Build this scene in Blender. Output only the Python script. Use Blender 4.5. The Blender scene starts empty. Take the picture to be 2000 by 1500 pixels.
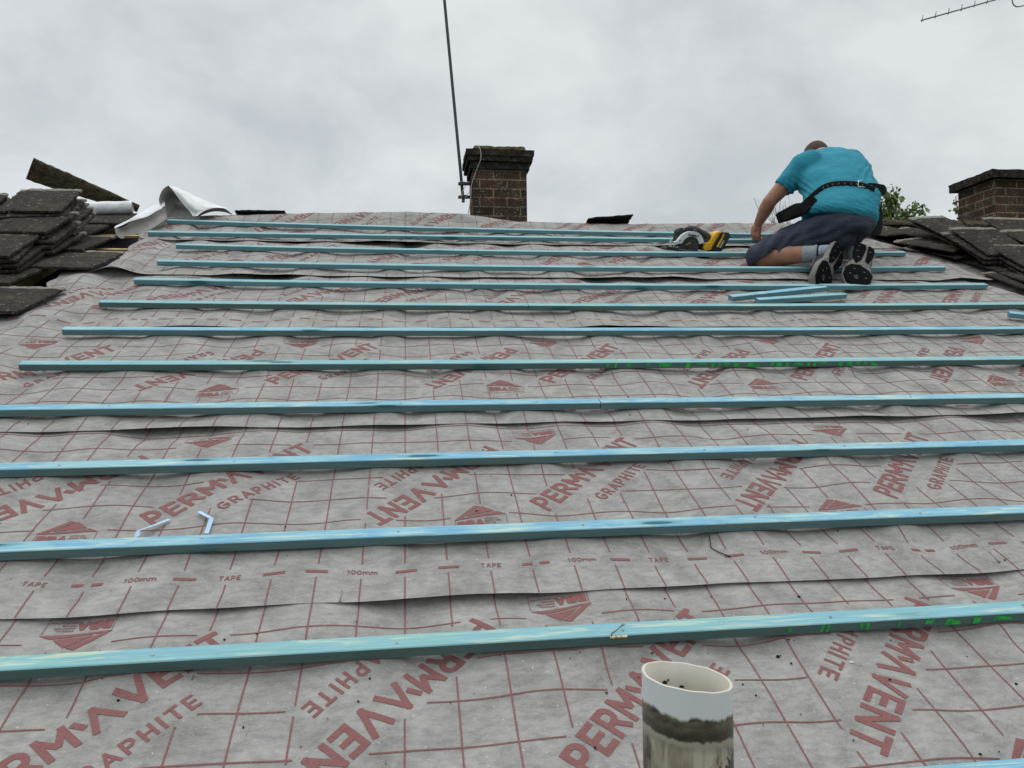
import bpy, bmesh, math, random
import numpy as np
from mathutils import Vector, Matrix, noise
random.seed(7)
S = bpy.context.scene
# ------------------------------------------------------------------ camera, world, light
F = 1498.0; PITCH = math.radians(24); H = 1.075
_b = Vector((11200, 130, -F)).normalized()
_s = Vector((-208, 645, -F)); _s = (_s - _b*_s.dot(_b)).normalized()
_n = _b.cross(_s)
_Y = _s*math.cos(PITCH) - _n*math.sin(PITCH)
_Z = _s*math.sin(PITCH) + _n*math.cos(PITCH)
RC = Matrix((_b, _Y, _Z))                       # camera axes -> world axes
US = Vector((1, 0, 0)); VS = Vector((0, math.cos(PITCH), math.sin(PITCH))); NS = Vector((0, -math.sin(PITCH), math.cos(PITCH)))
def roof(u, v, n=0.0): return US*u + VS*v + NS*n
CAM = roof(0, 0, H)
def at(x, y, Z): return CAM + RC @ Vector(((x-1000)*Z/F, (750-y)*Z/F, -Z))
def onroof(x, y, n=0.0):
    r = RC @ Vector((x-1000, 750-y, -F)); t = (n-H)/r.dot(NS); p = CAM + r*t
    return p.dot(US), p.dot(VS)
cd = bpy.data.cameras.new("camera"); cam = bpy.data.objects.new("camera", cd); S.collection.objects.link(cam)
cd.sensor_width = 36; cd.lens = F/2000*36; cd.clip_start = .05; cd.clip_end = 3000
cam.matrix_world = Matrix.Translation(CAM) @ RC.to_4x4(); S.camera = cam
S.view_settings.view_transform = 'Standard'; S.view_settings.look = 'None'; S.view_settings.exposure = 0; S.view_settings.gamma = 1

SUN_EL, SUN_ROT = math.radians(66), math.radians(-25)
W = bpy.data.worlds.new("World"); S.world = W; W.use_nodes = True
nt = W.node_tree; nt.nodes.clear(); N = nt.nodes.new; Lk = nt.links.new
out = N('ShaderNodeOutputWorld'); bg = N('ShaderNodeBackground'); bg2 = N('ShaderNodeBackground'); add = N('ShaderNodeAddShader')
sky = N('ShaderNodeTexSky'); sky.sky_type = 'NISHITA'; sky.sun_disc = False; sky.sun_elevation = SUN_EL; sky.sun_rotation = SUN_ROT
Lk(sky.outputs[0], bg.inputs[0]); bg.inputs[1].default_value = 0.012
tc = N('ShaderNodeTexCoord'); mp = N('ShaderNodeMapping'); mp.inputs['Scale'].default_value = (1.25, 1.25, 2.0); mp.inputs['Location'].default_value = (3.1, .4, .2)
Lk(tc.outputs['Generated'], mp.inputs[0])
n1 = N('ShaderNodeTexNoise'); n1.inputs['Scale'].default_value = 2.9; n1.inputs['Detail'].default_value = 7; n1.inputs['Roughness'].default_value = .56; n1.inputs['Distortion'].default_value = .25
Lk(mp.outputs[0], n1.inputs[0])
cr = N('ShaderNodeValToRGB'); e = cr.color_ramp.elements
e[0].position = .34; e[0].color = (.57, .60, .61, 1); e[1].position = .62; e[1].color = (.78, .81, .805, 1)
Lk(n1.outputs[0], cr.inputs[0]); Lk(cr.outputs[0], bg2.inputs[0]); 
sp = N('ShaderNodeSeparateXYZ'); Lk(tc.outputs['Generated'], sp.inputs[0]); mr = N('ShaderNodeMapRange'); mr.interpolation_type = 'SMOOTHSTEP'
mr.inputs['From Min'].default_value = .42; mr.inputs['From Max'].default_value = .98; mr.inputs['To Min'].default_value = .90; mr.inputs['To Max'].default_value = 2.15
Lk(sp.outputs[2], mr.inputs['Value']); Lk(mr.outputs[0], bg2.inputs[1])      # an overcast sky is brightest overhead
Lk(bg.outputs[0], add.inputs[0]); Lk(bg2.outputs[0], add.inputs[1]); Lk(add.outputs[0], out.inputs[0])
sl = bpy.data.lights.new("sun", 'SUN'); sl.energy = .5; sl.angle = math.radians(25); sl.color = (1, .97, .93)
so = bpy.data.objects.new("sun", sl); S.collection.objects.link(so)
so.rotation_euler = (math.radians(-24), 0, math.radians(25))

# ------------------------------------------------------------------ helpers
COL = S.collection
def obj(name, me, mats, parent=None, **kw):
    o = bpy.data.objects.new(name, me); COL.objects.link(o)
    if mats is not None:
        for m in (mats if isinstance(mats, (list, tuple)) else [mats]):
            me.materials.append(m)
    if parent: o.parent = parent
    for k, v in kw.items(): o[k] = v
    return o
def empty(name, loc, **kw):
    o = bpy.data.objects.new(name, None); COL.objects.link(o); o.location = loc; o.empty_display_size = .1
    for k, v in kw.items(): o[k] = v
    return o
def mesh(name, V, Fc, smooth=False, mi=None):
    me = bpy.data.meshes.new(name); me.from_pydata([tuple(v) for v in V], [], Fc); me.update()
    if mi is not None: me.polygons.foreach_set('material_index', mi)
    if smooth: me.polygons.foreach_set('use_smooth', [True]*len(me.polygons))
    return me
def bm_mesh(name, bm, smooth=False):
    bmesh.ops.recalc_face_normals(bm, faces=bm.faces[:])
    me = bpy.data.meshes.new(name); bm.to_mesh(me); bm.free()
    if smooth: me.polygons.foreach_set('use_smooth', [True]*len(me.polygons))
    return me
def box(bm, c, d, M=None, bev=0, mi=0):
    r = bmesh.ops.create_cube(bm, size=1)
    T = Matrix.Translation(c) @ Matrix.Diagonal((d[0], d[1], d[2], 1))
    if M is not None: T = M @ T
    bmesh.ops.transform(bm, matrix=T, verts=r['verts'])
    fs = list({f for v in r['verts'] for f in v.link_faces})
    for f in fs: f.material_index = mi
    if bev:
        es = list({e for f in fs for e in f.edges})
        bmesh.ops.bevel(bm, geom=es, offset=bev, segments=2, affect='EDGES', profile=.6)
def frame(dirv, up=Vector((0, 0, 1))):
    z = dirv.normalized(); x = up.cross(z)
    if x.length < 1e-4: x = Vector((1, 0, 0)).cross(z)
    x.normalize(); return x, z.cross(x), z
def tube(bm, pts, rads, seg=12, cap=True, mi=0):
    rings = []; pts = [Vector(p) for p in pts]
    if not isinstance(rads, (list, tuple)): rads = [rads]*len(pts)
    px_ = None
    for i, p in enumerate(pts):
        d = (pts[min(i+1, len(pts)-1)] - pts[max(i-1, 0)])
        if px_ is None: x, y, z = frame(d)
        else:
            z = d.normalized(); x = (px_ - z*px_.dot(z)).normalized(); y = z.cross(x)
        px_ = x
        rings.append([bm.verts.new(p + (x*math.cos(a) + y*math.sin(a))*rads[i]) for a in [2*math.pi*k/seg for k in range(seg)]])
    for i in range(len(rings)-1):
        for k in range(seg):
            f = bm.faces.new((rings[i][k], rings[i][(k+1) % seg], rings[i+1][(k+1) % seg], rings[i+1][k])); f.material_index = mi; f.smooth = True
    if cap:
        f = bm.faces.new(rings[0][::-1]); f.material_index = mi
        f = bm.faces.new(rings[-1]); f.material_index = mi
def ball(bm, c, r, M=None, seg=16, mi=0):
    q = bmesh.ops.create_uvsphere(bm, u_segments=seg, v_segments=seg//2+2, radius=1)
    if not isinstance(r, (tuple, list)): r = (r, r, r)
    T = Matrix.Translation(c) @ (M.to_4x4() if M is not None else Matrix.Identity(4)) @ Matrix.Diagonal((r[0], r[1], r[2], 1))
    bmesh.ops.transform(bm, matrix=T, verts=q['verts'])
    for v in q['verts']:
        for f in v.link_faces: f.material_index = mi; f.smooth = True
def poly_prism(bm, pts, M, z0, z1, mi=0):
    a = [bm.verts.new(M @ Vector((x, y, z0))) for x, y in pts]; b = [bm.verts.new(M @ Vector((x, y, z1))) for x, y in pts]
    n = len(pts); fs = [bm.faces.new(a[::-1]), bm.faces.new(b)]
    for i in range(n): fs.append(bm.faces.new((a[i], a[(i+1) % n], b[(i+1) % n], b[i])))
    for f in fs: f.material_index = mi
    return fs
def evalmesh(o, name):
    dg = bpy.context.evaluated_depsgraph_get(); me = bpy.data.meshes.new_from_object(o.evaluated_get(dg)); me.name = name
    om = o.data; bpy.data.objects.remove(o); bpy.data.meshes.remove(om); return me
def remesh(bm, voxel, smooth=4, fac=.6):
    me = bpy.data.meshes.new('t'); bm.to_mesh(me); bm.free()
    o = bpy.data.objects.new('t', me); COL.objects.link(o)
    m = o.modifiers.new('r', 'REMESH'); m.mode = 'VOXEL'; m.voxel_size = voxel; m.use_smooth_shade = True
    m = o.modifiers.new('s', 'SMOOTH'); m.iterations = smooth; m.factor = fac
    return evalmesh(o, 'body')

# ------------------------------------------------------------------ materials
class Mat:
    def __init__(s, name, rough=.8, spec=.3, metal=0):
        s.m = bpy.data.materials.new(name); s.m.use_nodes = True; s.t = s.m.node_tree; s.b = s.t.nodes['Principled BSDF']
        s.b.inputs['Roughness'].default_value = rough; s.b.inputs['Specular IOR Level'].default_value = spec; s.b.inputs['Metallic'].default_value = metal
        s.tc = s.t.nodes.new('ShaderNodeTexCoord'); s.bump_in = None
    def coord(s, kind='Object', scale=(1, 1, 1), rnd=False):
        m = s.t.nodes.new('ShaderNodeMapping'); m.inputs['Scale'].default_value = scale
        s.t.links.new(s.tc.outputs[kind], m.inputs[0])
        if rnd:
            oi = s.t.nodes.new('ShaderNodeObjectInfo'); mu = s.t.nodes.new('ShaderNodeMath'); mu.operation = 'MULTIPLY'; mu.inputs[1].default_value = 37.
            s.t.links.new(oi.outputs['Random'], mu.inputs[0]); cx = s.t.nodes.new('ShaderNodeCombineXYZ')
            for i in range(3): s.t.links.new(mu.outputs[0], cx.inputs[i])
            s.t.links.new(cx.outputs[0], m.inputs['Location'])
        return m.outputs[0]
    def noise(s, co, scale=5, detail=4, rough=.5, dist=0):
        n = s.t.nodes.new('ShaderNodeTexNoise'); n.inputs['Scale'].default_value = scale; n.inputs['Detail'].default_value = detail
        n.inputs['Roughness'].default_value = rough; n.inputs['Distortion'].default_value = dist; s.t.links.new(co, n.inputs[0]); return n.outputs[0]
    def voro(s, co, scale=5):
        n = s.t.nodes.new('ShaderNodeTexVoronoi'); n.inputs['Scale'].default_value = scale; s.t.links.new(co, n.inputs[0]); return n.outputs['Distance']
    def ramp(s, f, stops, interp='LINEAR'):
        n = s.t.nodes.new('ShaderNodeValToRGB'); n.color_ramp.interpolation = interp; el = n.color_ramp.elements
        while len(el) < len(stops): el.new(.5)
        for q, (p, c) in zip(el, stops):
            q.position = p; q.color = (c, c, c, 1) if not isinstance(c, (tuple, list)) else (*c, 1)
        s.t.links.new(f, n.inputs[0]); return n.outputs[0]
    def mix(s, f, a, b, mode='MIX'):
        n = s.t.nodes.new('ShaderNodeMix'); n.data_type = 'RGBA'; n.blend_type = mode
        for i, x in ((0, f), (6, a), (7, b)):
            if isinstance(x, (int, float)): n.inputs[i].default_value = x
            elif isinstance(x, tuple): n.inputs[i].default_value = (*x, 1)
            else: s.t.links.new(x, n.inputs[i])
        return n.outputs[2]
    def math(s, op, a, b=0.0, c=None):
        n = s.t.nodes.new('ShaderNodeMath'); n.operation = op
        for i, x in enumerate((a, b) if c is None else (a, b, c)):
            if isinstance(x, (int, float)): n.inputs[i].default_value = x
            else: s.t.links.new(x, n.inputs[i])
        return n.outputs[0]
    def sep(s, co):
        n = s.t.nodes.new('ShaderNodeSeparateXYZ'); s.t.links.new(co, n.inputs[0]); return n.outputs
    def color(s, c):
        if isinstance(c, tuple): s.b.inputs['Base Color'].default_value = (*c, 1)
        else: s.t.links.new(c, s.b.inputs['Base Color'])
        return s
    def bump(s, f, strength=.3, dist=.01):
        n = s.t.nodes.new('ShaderNodeBump'); n.inputs['Strength'].default_value = strength; n.inputs['Distance'].default_value = dist
        s.t.links.new(f, n.inputs['Height'])
        if s.bump_in is not None: s.t.links.new(s.bump_in, n.inputs['Normal'])
        s.bump_in = n.outputs[0]; s.t.links.new(n.outputs[0], s.b.inputs['Normal']); return s
def simple(name, c, rough=.6, var=.15, scale=30, spec=.3, metal=0, bump=.1):
    m = Mat(name, rough, spec, metal); co = m.coord('Object'); n = m.noise(co, scale, 5, .6)
    lo = tuple(x*(1-var) for x in c); hi = tuple(min(1, x*(1+var)) for x in c)
    m.color(m.ramp(n, [(.3, lo), (.7, hi)])); m.bump(n, bump, .003); return m.m

# breather membrane: mottled grey spun fleece, white underside
m = Mat('membrane_grey', .85, .25); co = m.coord('Object')
a = m.noise(co, 9, 6, .62, .4); fib = m.noise(m.coord('Object', (60, 170, 60)), 3, 5, .7); mid = m.noise(m.coord('Object', (1, 2.2, 1)), 34, 4, .6)
c = m.ramp(a, [(.32, (.203, .196, .186)), (.66, (.362, .350, .330))])
c = m.mix(m.ramp(mid, [(.42, 0.), (.64, 1.)]), c, m.mix(1., c, (.74, .74, .74), 'MULTIPLY'))
c = m.mix(m.ramp(fib, [(.35, 0.), (.7, .38)]), c, (.47, .46, .44))
c = m.mix(m.ramp(m.noise(co, 160, 2, .5), [(.70, 0.), (.76, .6)]), c, (.7, .69, .67))
geo = m.t.nodes.new('ShaderNodeNewGeometry'); c = m.mix(geo.outputs['Backfacing'], c, (.78, .79, .8))
m.color(c).bump(fib, .25, .002).bump(mid, .3, .004)
cz = m.math('ABSOLUTE', m.math('SUBTRACT', m.noise(co, 5.5, 3, .55, 1.2), .5)); m.bump(m.math('MINIMUM', m.math('MULTIPLY', cz, 6.), .5), .55, .005)
wv = m.t.nodes.new('ShaderNodeTexWave'); wv.bands_direction = 'DIAGONAL'; wv.inputs['Scale'].default_value = 110; wv.inputs['Distortion'].default_value = .5
m.t.links.new(co, wv.inputs[0]); m.bump(wv.outputs[1], .18, .001); M_MEM = m.m
m = Mat('membrane_print', .8, .25); co = m.coord('Object'); f = m.noise(m.coord('Object', (60, 170, 60)), 3, 5, .7)
m.color(m.mix(m.ramp(f, [(.35, 0.), (.75, .5)]), (.195, .070, .070), (.34, .205, .195))).bump(f, .2, .002); M_PRINT = m.m
M_MEMG = simple('membrane_grey_curled', (.27, .265, .255), .85, .18, 14)
m = Mat('membrane_white', .55, .3); co = m.coord(); q_ = m.math('ABSOLUTE', m.math('SUBTRACT', m.noise(co, 9, 3, .5, 1.), .5)); m.color(m.ramp(m.noise(co, 14, 4), [(.35, (.66, .67, .68)), (.6, (.79, .80, .82))])).bump(m.math('MINIMUM', m.math('MULTIPLY', q_, 6.), .5), .35, .008); M_WHITE = m.m

def wood(name, c1, c2, c3, side=False):
    m = Mat(name, .88, .12); co = m.coord('Object', (1, 1, 1), True)
    st = m.noise(m.coord('Object', (2.6, 34, 34), True), 2.2, 6, .65, .8); bl = m.noise(m.coord('Object', (3.2, 12, 12), True), 1.6, 5, .6, 1.2)
    gr = m.noise(m.coord('Object', (4, 160, 160), True), 2, 4, .6)
    c = m.mix(m.ramp(bl, [(.38, 0.), (.62, 1.)]), c1, c2)
    c = m.mix(m.ramp(st, [(.53, 0.), (.62, .6)]), c, c3)
    c = m.mix(m.ramp(gr, [(.42, .35), (.6, 0.)]), c, m.mix(1., c, (.55, .62, .66), 'MULTIPLY'))
    vd = m.voro(m.coord('Object', (2.2, 14, 9), True), 1.2)
    c = m.mix(m.ramp(vd, [(.10, .9), (.125, .35), (.22, 0.)]), c, (.03, .12, .14))
    c = m.mix(m.ramp(m.noise(m.coord('Object', (6, 6, 6), True), 3, 3), [(.62, 0.), (.75, .3)]), c, (.05, .22, .33))
    if side:
        kb = m.voro(m.coord('Object', (1.7, .001, .001), True), 1.)
        c = m.mix(m.ramp(kb, [(.012, .9), (.022, .45), (.05, 0.)]), c, (.035, .055, .045))
    m.color(c).bump(gr, .5, .003).bump(st, .3, .003); return m.m
M_WOOD = [wood('treated_batten_blue', (.21, .45, .62), (.33, .57, .64), (.72, .78, .55)),
          wood('treated_batten_green', (.27, .51, .52), (.26, .49, .58), (.64, .71, .50)),
          wood('treated_batten_teal', (.25, .48, .55), (.31, .54, .58), (.46, .62, .58))]
M_SIDE = [wood('shaded_batten_edge_slate', (.14, .245, .272), (.145, .23, .23), (.17, .21, .17), True), wood('shaded_batten_edge_green', (.11, .19, .188), (.12, .205, .20), (.14, .165, .13), True),
          wood('shaded_batten_edge_teal', (.15, .30, .355), (.165, .33, .36), (.21, .35, .35), True)]  # batten edges: dyed timber colour darkened to paint in the shade below the tops
M_STAMP = simple('green_stamp_ink', (.03, .48, .08), .6, .4, 60)
M_OLDWOOD = simple('old_pale_wood', (.42, .30, .14), .8, .3, 20)
m = Mat('old_felt', .9, .2); m.color(m.ramp(m.noise(m.coord(), 6), [(.3, (.02, .02, .03)), (.7, (.035, .035, .06))])); M_FELT = m.m

def tilemat(name, edge):
    m = Mat(name, .92, .15); co = m.coord('Object', (1, 1, 1), True)
    a = m.noise(co, 7, 6, .65); d = m.noise(co, 55, 5, .75)
    c = m.ramp(a, [(.3, (.034, .029, .025)), (.55, (.070, .061, .050)), (.75, (.105, .092, .066))])
    c = m.mix(m.ramp(d, [(.35, .8), (.6, 0.)]), c, (.018, .016, .015))
    c = m.mix(m.ramp(m.noise(co, 22, 5, .7, .5), [(.56, 0.), (.68, .6)]), c, (.10, .095, .055))
    c = m.mix(m.ramp(m.noise(co, 38, 3, .6), [(.64, 0.), (.67, .8)]), c, (.30, .29, .25))
    c = m.mix(m.ramp(m.noise(co, 17, 4, .7, 1.), [(.60, 0.), (.66, .85)]), c, (.014, .012, .010))
    if edge:
        y = m.sep(m.coord('Object'))[1]; w = m.math('ADD', y, m.math('MULTIPLY', m.noise(co, 14, 4), .03))
        st = m.ramp(m.math('MULTIPLY', w, 2.), [(.79, 0.), (.805, 1.)])
        c = m.mix(st, c, m.mix(m.ramp(d, [(.4, 0.), (.6, 1.)]), (.17, .16, .135), (.36, .345, .30)))
    oi = m.t.nodes.new('ShaderNodeObjectInfo'); c = m.mix(m.ramp(oi.outputs['Random'], [(0., .0), (1., .55)]), c, m.mix(1., c, (.55, .50, .45), 'MULTIPLY'))
    m.color(c).bump(d, .9, .012).bump(a, .5, .02); return m.m
M_DTILE = simple('dark_tile_underside', (.016, .014, .013), .95, .5, 40, .1, 0, .6)
M_TILE = tilemat('weathered_concrete_tile', True); M_RIDGE = tilemat('mossy_ridge_tile', False)
m = Mat('mossy_ridge', .95, .1); co = m.coord('Object', (1, 3, 3), True); a = m.noise(co, 12, 6, .7, .5); d = m.noise(co, 50, 4, .7)
c = m.ramp(a, [(.35, (.045, .038, .032)), (.5, (.12, .10, .065)), (.68, (.19, .165, .10))]); c = m.mix(m.ramp(d, [(.35, .8), (.55, 0.)]), c, (.02, .018, .015))
m.color(c).bump(a, 1, .03).bump(d, .8, .012); M_MOSS = m.m

m = Mat('chimney_brick', .95, .1); co = m.coord('Object')
bk = m.t.nodes.new('ShaderNodeTexBrick'); dn = m.t.nodes.new('ShaderNodeTexNoise'); dn.inputs['Scale'].default_value = 16; dn.inputs['Detail'].default_value = 4; m.t.links.new(co, dn.inputs[0])
vm = m.t.nodes.new('ShaderNodeVectorMath'); vm.operation = 'MULTIPLY_ADD'; vm.inputs[1].default_value = (.014, .014, 0); m.t.links.new(dn.outputs['Color'], vm.inputs[0]); m.t.links.new(m.tc.outputs['UV'], vm.inputs[2]); m.t.links.new(vm.outputs[0], bk.inputs[0])
for k, v in (('Scale', 1), ('Mortar Size', .0065), ('Mortar Smooth', .25), ('Brick Width', .225), ('Row Height', .075), ('Bias', 0)): bk.inputs[k].default_value = v
bk.inputs['Color1'].default_value = (.048, .029, .022, 1); bk.inputs['Color2'].default_value = (.110, .062, .042, 1); bk.inputs['Mortar'].default_value = (.27, .245, .18, 1)
d = m.noise(co, 30, 6, .7); c = m.mix(m.ramp(d, [(.40, .6), (.54, 0.)]), bk.outputs[0], (.026, .021, .018)); c = m.mix(m.ramp(m.noise(co, 5, 3), [(.42, .55), (.6, 0.)]), c, (.035, .027, .023))
c = m.mix(m.math('MULTIPLY', m.ramp(m.noise(co, 75, 3, .7), [(.57, 0.), (.62, 1.)]), m.ramp(m.noise(co, 7, 3), [(.45, 0.), (.58, .9)])), c, (.34, .33, .28))
m.color(c); iv = m.math('SUBTRACT', 1., bk.outputs['Fac']); m.bump(iv, .7, .008).bump(d, .6, .008); M_BRICK = m.m
m = Mat('chimney_cap', .95, .1); co = m.coord('Object'); d = m.noise(co, 26, 6, .75)
c = m.ramp(d, [(.34, (.012, .011, .010)), (.55, (.045, .040, .034)), (.75, (.13, .12, .095))]); m.color(c).bump(d, 1, .02); M_CAP = m.m
m = Mat('chimney_flaunching', .95, .1); co = m.coord('Object'); d = m.noise(co, 30, 6, .7)
m.color(m.ramp(d, [(.35, (.06, .05, .03)), (.6, (.16, .14, .07))])).bump(d, 1, .02); M_FLAU = m.m
M_DMETAL = simple('dark_galvanised_steel', (.045, .05, .055), .55, .3, 60, .5, .3)
M_ALU = simple('weathered_aluminium', (.22, .23, .25), .45, .2, 60, .5, .6)
M_CABLE = simple('pale_cable', (.42, .41, .38), .6)

# ------------------------------------------------------------------ setting: ground and house
GZ = -2.7
m = Mat('lawn', .95, .1); co = m.coord(); g = m.noise(co, .6, 6, .6); g2 = m.noise(co, 60, 3, .6)
m.color(m.mix(m.ramp(g2, [(.3, 0.), (.7, .6)]), m.ramp(g, [(.3, (.035, .06, .018)), (.7, (.07, .10, .03))]), (.03, .05, .015))).bump(g2, .6, .05); M_LAWN = m.m
bm = bmesh.new(); bmesh.ops.create_grid(bm, x_segments=60, y_segments=60, size=600)
for v in bm.verts: v.co.z = GZ
obj('ground', bm_mesh('ground', bm), M_LAWN, kind='structure')
RV = 5.45; ridge = roof(0, RV, 0); XL, XR = -7.0, 9.0
house = empty('house', (0, 0, GZ), label='brick bungalow under the half stripped roof', category='house')
house_inv = house.location.copy()
def hpart(name, me, mats): o = obj(name, me, mats, house); o.location = -house_inv; return o
e0 = roof(0, .05, -.16); back = (ridge.x, 2*ridge.y - e0.y, e0.z)
bm = bmesh.new()
y0, y1 = roof(0, .25, 0).y, 2*ridge.y - roof(0, .25, 0).y; zt = roof(0, .25, -.2).z
uvl = bm.loops.layers.uv.new('UVMap')
def wallquad(a, b_, c_, d_, w, h):
    vs = [bm.verts.new(p) for p in (a, b_, c_, d_)]; f = bm.faces.new(vs)
    for l, q in zip(f.loops, ((0, 0), (w, 0), (w, h), (0, h))): l[uvl].uv = q
wallquad((XL+.3, y0, GZ), (XR-.3, y0, GZ), (XR-.3, y0, zt), (XL+.3, y0, zt), XR-XL, zt-GZ)
wallquad((XR-.3, y1, GZ), (XL+.3, y1, GZ), (XL+.3, y1, zt), (XR-.3, y1, zt), XR-XL, zt-GZ)
for x in (XL+.3, XR-.3):
    wallquad((x, y0, GZ), (x, y1, GZ), (x, y1, zt), (x, y0, zt), y1-y0, zt-GZ)
    f = bm.faces.new([bm.verts.new(p) for p in ((x, y0, zt), (x, y1, zt), (x, ridge.y, ridge.z-.25))])
me = bpy.data.meshes.new('wall'); bm.to_mesh(me); bm.free(); hpart('wall', me, M_BRICK)
def slab(pts, th, nrm):
    V = [Vector(p) for p in pts] + [Vector(p) - nrm*th for p in pts]
    return mesh('slab', V, [(0, 1, 2, 3), (7, 6, 5, 4), (0, 4, 5, 1), (1, 5, 6, 2), (2, 6, 7, 3), (3, 7, 4, 0)])
hpart('roof_underlay', slab([roof(XL, .05, -.11), roof(XR, .05, -.11), roof(XR, RV, -.11), roof(XL, RV, -.11)], .02, NS), M_FELT)
NB = Vector((0, math.sin(PITCH), math.cos(PITCH))); VB = Vector((0, math.cos(PITCH), -math.sin(PITCH)))
rb = ridge - NS*.03
hpart('back_slope', slab([rb+Vector((XL, 0, 0)), rb+Vector((XR, 0, 0)), rb+VB*5.5+Vector((XR, 0, 0)), rb+VB*5.5+Vector((XL, 0, 0))], .05, NB), M_RIDGE)
bm = bmesh.new()
k = 0; u = XL+.1
while u < XR:
    Mx = Matrix.Translation(roof(u, 0, 0)) @ Matrix((US, VS, NS)).transposed().to_4x4()
    box(bm, (0, 2.75, -.0835), (.045, 5.3, .05), Mx); u += .45; k += 1
hpart('rafters', bm_mesh('rafters', bm), M_OLDWOOD)

# ------------------------------------------------------------------ battens data
RM = Matrix((US, VS, NS)).transposed()
#        uL    vL     um    vm     uR    vR   material
ROWS = [(-1.6, .786, .5, .786, 3.4, .787, 0), (-1.8, 1.170, .19, 1.171, 3.4, 1.170, 1), (-1.8, 1.538, .24, 1.546, 3.4, 1.540, 0),
        (-1.9, 1.917, .29, 1.921, 3.5, 1.912, 0), (-2.0, 2.306, .33, 2.284, 3.5, 2.272, 0), (-1.349, 2.676, .38, 2.650, 3.6, 2.662, 1),
        (-1.349, 3.046, .43, 3.022, 3.7, 3.045, 0), (-1.338, 3.410, .47, 3.373, 3.9, 3.445, 1), (-1.307, 3.777, .52, 3.727, 3.207, 3.780, 2),
        (-1.301, 4.136, .56, 4.086, 3.220, 4.164, 2), (-1.305, 4.513, .61, 4.448, 3.203, 4.543, 2), (-1.551, 4.838, .66, 4.836, 2.95, 4.870, 2),
        (-1.538, 5.200, .69, 5.065, 2.90, 5.045, 2)]
def rowv(r, u):
    ul, vl, um, vm, ur, vr = r[:6]
    return (vl*(u-um)*(u-ur)/((ul-um)*(ul-ur)) + vm*(u-ul)*(u-ur)/((um-ul)*(um-ur)) + vr*(u-ul)*(u-um)/((ur-ul)*(ur-um)))
BW, BT = .038, .025

# ------------------------------------------------------------------ membrane height field
rg = np.random.RandomState(3); PH = rg.rand(40)*6.283
def waves(u, v, seed=0):
    p = PH[seed:]; s = np.sin
    a = s(6.283*u/.34 + 1.1*s(6.283*v/.83+p[0]) + p[1]) + .7*s(6.283*(u*.8+v*.45)/.23 + p[2] + .8*s(u*3.1+p[3])) + .8*s(6.283*u/.61+p[4]+1.3*s(v*4.+p[5])) \
        + .35*s(6.283*(v-.3*u)/.27+p[6]+s(u*3+p[7])) + .12*s(6.283*(u-.5*v)/.15+p[8]+1.5*s(v*5+p[9]))
    return a/2.1
def sstep(x, a, b): t = np.clip((x-a)/(b-a), 0, 1); return t*t*(3-2*t)
RIDGE_U = [-3, -1.6, -1.22, -.7, 0, .4, .75, 1.5, 2.3, 2.9, 3.5, 4.2]; RIDGE_N = [0, .010, .022, .045, .068, .060, .014, .006, .026, .035, .02, .0]
def edge_gap(u, i):      # how far a lap's lower edge stands off the sheet under it
    p = PH[i*3:]; g = np.sin(u*2.9+p[0]) + .8*np.sin(u*6.3+p[1]) + .5*np.sin(u*11+p[2])
    return .0015 + (.0032 + .0010*max(i-1, 0))*np.clip(g-.25, 0, 1.3)
def hfield(u, v, i, edges):
    u = np.asarray(u, float); v = np.asarray(v, float)
    amp = .0070 + .0006*v + .010*sstep(-u, 1.15, 1.5)*sstep(v, 2.0, 2.6) + .010*sstep(u, 3.1, 3.35)
    z = -.0115 + amp*waves(u, v) + .003*np.sin(u*1.3+v)
    for r in ROWS:
        if abs(r[3]-edges[0]) > 1.6: continue
        uu = np.clip(u, r[0], r[4]); d = np.abs(v - (rowv(r, uu)+BW/2)); w = 1-sstep(d, .024, .075)
        w = w*(1-sstep(np.abs(u-uu), .0, .06))
        z = z - w*np.maximum(z+.0022, 0)
        rf = np.abs(((u+.08+.225) % .45)-.225)
        z = z + w*(1-sstep(rf, .01, .09))*(-.0024-z)
        z = z - w*.004*sstep(rf, .05, .16)
    low, top = edges
    z = z + (-.0115-z)*.72*(1-sstep(v-low, 0, .07))
    if i > 0: z = z + (.0025 + edge_gap(u, i)*.9)*(1-sstep(v-low, .0, .09))*1.0 + .001
    if i < 6: # tucks under the next sheet
        z = z - (.003 + edge_gap(u, i+1)*1.9)*sstep(v, top-.10, top-.01)
    if i == 4: z = z - .02*sstep(-u, 1.2, 1.3)*(1-sstep(v-low, 0, .12))
    if i == 5: z = z + .045*np.exp(-((u+1.47)/.09)**2)*(1-sstep(v-low, 0, .12)) - .02*sstep(-u, 1.52, 1.62)
    if i == 6:
        rn = np.interp(u, RIDGE_U, RIDGE_N)
        z = z*(1-sstep(v, 5.3, 5.42)) + (rn-.004+.002*waves(u*2, v*2, 5))*sstep(v, 5.12, 5.42)
        z = z - 1.0*np.maximum(v-5.43, 0)
        z = z + .05*np.exp(-((u+1.56)/.1)**2)*sstep(v, 4.8, 5.2)*0
    return z
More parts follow.
